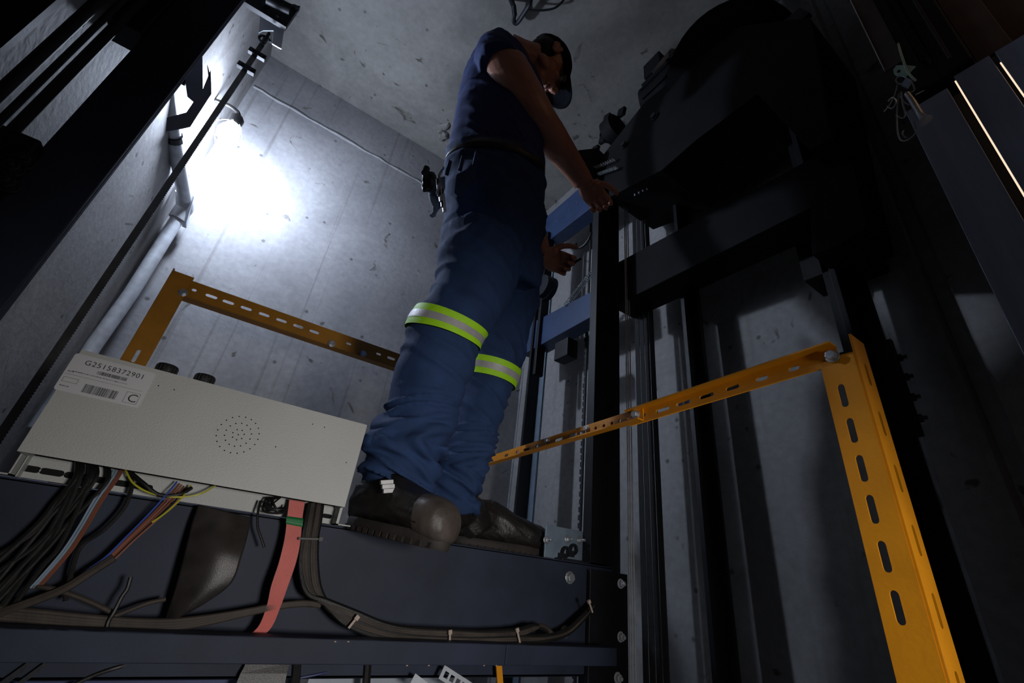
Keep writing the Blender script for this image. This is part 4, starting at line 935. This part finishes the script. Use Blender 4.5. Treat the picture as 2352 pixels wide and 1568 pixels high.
# arms
armR = [((1108,172),(1205,135),0.80,0.9),((1120,200),(1222,165),0.795,0.92),((1150,245),(1250,215),0.79,0.92),((1180,282),(1270,252),0.79,0.95),((1206,305),(1288,280),0.795,0.95),((1240,345),(1312,322),0.81,0.92),((1275,382),(1332,356),0.83,0.85),((1303,412),(1349,386),0.845,0.75),((1318,432),(1362,412),0.855,0.65)]
S_a = secs_of(armR)
body.loft(S_a, 24)
body.ball(P(1150,150,0.81), 0.062, 0.055, 0.06)
shL = P(1190,150,1.0)
elL = P(1215,420,1.0); wrL = P(1246,588,0.90)
body.tube(spline([shL, P(1205,300,1.09), P(1215,420,1.06), P(1228,510,0.98), wrL],5), [0.052-0.0012*i for i in range(21)], 16)
def hand(wr, fdir, palm, thumb_side, curls, spread=0.35, s=1.0, splay=None):
    """wr wrist, fdir towards the fingers, palm = direction the palm faces, thumb_side = towards the thumb"""
    F = VD(fdir); T = VD(Vector(thumb_side)-F*Vector(thumb_side).dot(F)); Pn = VD(Vector(palm)-F*Vector(palm).dot(F)-T*Vector(palm).dot(T))
    body.loft([(wr+F*x*s, T*hw*s, Pn*ht*s) for x, hw, ht in ((-0.015,0.026,0.019),(0.0,0.027,0.018),(0.025,0.036,0.0165),(0.055,0.042,0.015),(0.082,0.041,0.0125),(0.092,0.036,0.009))], 18)
    body.ball(wr+(F*0.032+T*0.027+Pn*0.008)*s, 0.019*s, 0.019*s, 0.016*s, n=12)
    tips = []
    for k, (off, ln) in enumerate(((0.031,(0.042,0.026,0.022)),(0.0105,(0.046,0.029,0.023)),(-0.0105,(0.042,0.027,0.022)),(-0.031,(0.034,0.021,0.019)))):
        p = wr+(F*0.080+T*off)*s; a = 0.0; pts = [p-F*0.02*s, p]; rr = [0.0095,0.0098]
        for j, l in enumerate(ln):
            a += curls[k][j]; d = F*math.cos(a)+Pn*math.sin(a); p = p+(d+T*off*spread*6*(0.3))*l*s; pts.append(p); rr.append((0.0092,0.0083,0.0066)[j])
        if k == 3: rr = [r*0.88 for r in rr]
        body.tube(spline(pts,4), list(np.interp(np.linspace(0,len(rr)-1,4*(len(rr)-1)+1), range(len(rr)), [r*s for r in rr])), 10); body.ball(p, rr[-1]*s, n=10); tips.append(p)
    p = wr+(F*0.028+T*0.030)*s; d = VD(F*0.62+T*0.62+Pn*0.35); pts = [p-d*0.012*s, p]
    for l, bend in ((0.036,0.0),(0.030,0.35),(0.025,0.3)):
        d = VD(d*math.cos(bend)+VD(Pn*0.7-T*0.8+F*0.35)*math.sin(bend)); p = p+d*l*s; pts.append(p)
    body.tube(spline(pts,4), list(np.interp(np.linspace(0,4,17), range(5), [0.0125*s,0.0125*s,0.0112*s,0.0098*s,0.0078*s])), 10); body.ball(p, 0.0078*s, n=10)
    return tips
wrR = P(1341,422,0.858)
hdR = P(1385,470,0.885)-wrR
hand(wrR, hdR, (0.2,-0.2,-1), (0.5,-0.8,0.3), [(0.8,1.0,0.6),(0.9,1.0,0.6),(1.0,1.0,0.6),(1.1,1.0,0.6)])
hdL = P(1290,602,0.92)-P(1246,588,0.905)
hand(P(1248,590,0.905), hdL, (0.15,0.35,-1), (0.6,-0.3,0.7), [(0.95,1.2,0.7),(1.05,1.25,0.7),(1.1,1.25,0.7),(1.15,1.25,0.7)], s=0.92)
bd = part('body', remesh(body, 0.0034, 2, 'body', lambda p,n_: 0.0006*noise.noise(p*60)), 'skin', man, label='brown skin of head, neck, arms and hands')
for s in (-1,1):
    part('eye', MB().ball(H(0.077,0.030*s,0.003), 0.0085, n=14), 'eye_white', man, True)
    part('iris', MB().ball(H(0.0835,0.030*s,0.001), 0.0035, n=10), 'eye_dark', man, True)
part('lips', MB().ball(H(0.0915,0,-0.065), 0.007, 0.019, 0.0028, HR, 12), 'lips', man, True)
# short hair under the cap
mb = MB(); mb.ball(H(-0.032,0,0.012), 0.079, 0.0745, 0.070, HR, 22)
part('hair', remesh(mb, 0.005, 1, 'hair', lambda p,n_: 0.0022*noise.noise(p*120)), 'hair', man, label='short black hair')
# cap
mb = MB(); secs = []
for k in range(10):
    a = k/9*math.pi/2; u_ = 0.012+0.098*math.sin(a)**1.0; s_ = max(0.02, math.cos(a)**0.75)
    secs.append((H(-0.012-0.006*math.sin(a),0,u_), Fd*0.107*s_, Sd*0.086*s_))
mb.loft(secs, 30); part('cap_crown', remesh(mb, 0.0045, 2, 'cap_crown', lambda p,n_: 0.0012*noise.noise(p*40)), 'cap_cloth', man, label='dark cap crown')
mb = MB(); vs = []; fs = []; NN = 18
for i in range(NN+1):
    a = -1.25+2.5*i/NN; base = H(-0.012+0.103*math.cos(a), 0.083*math.sin(a), 0.022)
    ext = 0.082*max(0,math.cos(a*0.98))**0.55
    for k in range(6):
        q_ = k/5; vs.append(base+Fd*ext*q_+Sd*0.0*q_+Ud*(-0.016*q_*q_+0.000-0.020*(math.sin(a)**2)*q_))
n0_ = len(vs)
for i in range(NN):
    for k in range(5): j = i*6+k; fs.append((j,j+1,j+7,j+6))
o = part('cap_visor', MB().add(vs, fs), 'cap_cloth', man, True, label='dark curved cap visor'); sm = o.modifiers.new('solid','SOLIDIFY'); sm.thickness = 0.003
part('cap_button', MB().ball(H(-0.02,0,0.112), 0.008, 0.008, 0.004, HR, 10), 'cap_cloth', man, True)
# belt, loops, pouch and tools at the back
def ringband(S, i, hz, grow):
    c, a, b = S[i]; vs = []; fs = []; n = 40
    for dz in (-hz, hz):
        for j in range(n): th = 2*math.pi*j/n; vs.append(c+a*math.cos(th)*(1+grow/a.length)+b*math.sin(th)*(1+grow/b.length)+Vector((0,0,dz)))
    for j in range(n): fs.append((j,(j+1)%n,(j+1)%n+n,j+n))
    return MB().add(vs, fs)
o = part('belt', ringband(S_pel, 2, 0.018, 0.006), 'belt_leather', man, True, label='dark belt'); sm = o.modifiers.new('solid','SOLIDIFY'); sm.thickness = 0.004
part('back_pocket', pplate([(1050,400),(1092,378),(1096,412),(1060,450),(1046,440)], 0.775, 0.006), 'trouser_twill', man)
for px in ((1092,365),(1060,375),(1030,385)):
    part('belt_loop', MB().obox(P(px[0],px[1],0.785 if px[0]>1050 else 0.82), (0.005,0,0), (0,0.003,0), (0,0,0.026)), 'trouser_twill', man, bevel=0.001)
t = thing('tool_pouch', P(1000,440,0.86), 'grey-blue glove and ring of tools clipped to the back of the belt', 'pouch')
mb = MB(); mb.loft(secs_of([((985,430),(1022,405),0.85,0.4),((985,455),(1022,440),0.85,0.45),((992,478),(1015,470),0.85,0.4),((985,497),(1000,497),0.85,0.4)],4), 16)
part('glove', remesh(mb, 0.004, 2, 'glove', lambda p,n_: 0.003*noise.noise(p*45)), 'glove_grey', t)
mb = MB(); mb.loft(secs_of([((972,392),(1000,398),0.86,0.5),((968,412),(1003,410),0.86,0.6),((970,440),(992,438),0.86,0.5)],4), 14)
part('glove_fingers', remesh(mb, 0.004, 2, 'gf', lambda p,n_: 0.005*noise.noise(p*60)), 'cable_black', t)
part('metal_clip', MB().tube(spline([P(1018,385,0.83),P(1008,402,0.82),P(1010,420,0.82),P(1004,445,0.82)],5), 0.004, 8), 'zinc', t, True)
for k in range(4): part('tool', MB().obox(P(1010+4*k-3,440+12*k-10,0.825), (0.004,0,0.003), (0,0.003,0), (-0.008,0,0.026)), 'galvanised' if k%2 else 'dark_steel', t, bevel=0.001)
part('tool_handle', MB().tube([P(975,398,0.84),P(980,386,0.84)], 0.009, 10), 'cable_black', t, True)
# phone-sized thing he grips in the left hand
single('hand_tool', MB().tube([P(1300,612,0.93),P(1318,603,0.93),P(1334,594,0.93)], [0.006,0.006,0.004], 10), 'dark_steel', 'small dark tool held in the lower hand', 'tool', None, True)

# boots
def boot(heel, toe, zs_h, zs_t, shaft_c, shaft_top, s=1.0, worn=False, lab=''):
    h = Vector((heel[0], heel[1], zs_h)); t_ = Vector((toe[0], toe[1], zs_t)); F = (t_-h).normalized(); Ln = (t_-h).length
    S_ = F.cross(Vector((0,0,1))).normalized(); U_ = S_.cross(F).normalized()
    if U_.z < 0: U_ = -U_
    def pt(f_, u_): return h+F*(Ln*f_)+U_*u_
    prof = ((0.0,0.026,0.030,0.040),(0.05,0.034,0.040,0.048),(0.2,0.037,0.052,0.060),(0.38,0.038,0.055,0.058),(0.55,0.044,0.046,0.048),(0.72,0.049,0.039,0.040),(0.87,0.047,0.036,0.037),(0.95,0.038,0.031,0.031),(1.0,0.020,0.020,0.024))
    m_ = MB(); m_.loft([(pt(f_, u_*s+0.011), S_*w_*s, U_*hh*s) for f_, w_, hh, u_ in prof], 28, power=2.4)
    m_.tube([pt(0.22,0.045*s), pt(0.20,0.085*s).lerp(shaft_c,0.5), shaft_c, shaft_top], [0.050*s,0.050*s,0.052*s,0.056*s], 24)
    m_.tube([pt(0.30,0.085*s), pt(0.42,0.078*s), pt(0.58,0.068*s)], [0.034*s,0.030*s,0.022*s], 14)
    up_ = remesh(m_, 0.0042, 3, 'boot_upper', lambda p,n_: 0.0016*noise.noise(p*30)+fold(p,n_,10,0.0025,36,0.4,9.0))
    r_ = part('boot_upper', up_, 'boot_leather', man, label='black work boot'+lab)
    m_ = MB(); m_.loft([(pt(0.5,uu), F*(Ln*0.502+g_), S_*(0.0455*s+g_)) for uu, g_ in ((-0.002,-0.003),(0.003,0.0),(0.018,0.001),(0.024,-0.002))], 44, power=2.25)
    part('boot_sole', m_, 'boot_sole', man, True)
    m_ = MB()
    for k in range(13):
        f_ = 0.08+0.84*k/12
        for sd in (-1,1): m_.obox(pt(f_,0.004)+S_*sd*(0.0448*s*math.sqrt(max(0.05,1-abs(2*f_-1)**2.25))), F*0.006, S_*0.003, U_*0.0045)
    part('tread', m_, 'boot_sole', man, kind='stuff')
    m_ = MB(); m_.torus(pt(0.5,0.026), F, S_, 1, 0.0018, n=4) if False else None
    for k in range(5):
        c_ = pt(0.34+0.055*k, 0.124*s-0.012*k); part('lace', MB().tube([c_-S_*0.024+F*0.004-U_*0.008, c_+U_*0.002, c_+S_*0.024-F*0.004-U_*0.008], 0.0024, 6), 'cable_black', man, True)
    return pt, F, S_, U_, Ln
hN, tN = P(845,1190,1.03), P(1012,1225,0.805)
ptN, F_, S_, U_, Ln = boot((0.275,1.02), (0.392,0.790), 0.043, 0.020, P(893,1140,0.985), P(903,1105,0.975), 1.02, True, ' nearest the camera, toe over the beam edge')
m_ = MB(); m_.loft([(ptN(f_, u_+0.012), S_*w_, U_*hh) for f_, w_, hh, u_ in ((0.76,0.0520,0.0410,0.040),(0.87,0.0515,0.0405,0.037),(0.95,0.044,0.0365,0.032),(1.0,0.030,0.028,0.028),(1.02,0.013,0.014,0.025))], 28, power=2.4)
part('toe_cap', remesh(m_, 0.004, 2, 'toe_cap', lambda p,n_: 0.0008*noise.noise(p*60)), 'toe_cap_worn', man, label='scuffed grey toe cap')
tb = MB()
for k in range(3): tb.obox(P(888+3*k,1107+10*k,0.884), Vector((0.012,0,0.003)), Vector((0,0.004,0)), Vector((-0.001,0,0.0036)))
part('lace_tab', tb, 'reflective_silver', man, label='shiny pale lace tab')
ptF, F_, S_, U_, Ln = boot((0.572,1.14), (0.882,1.125), 0.044, 0.044, P(1055,1175,1.125), P(1050,1140,1.11), 1.04, False, ' farther back on the beam')
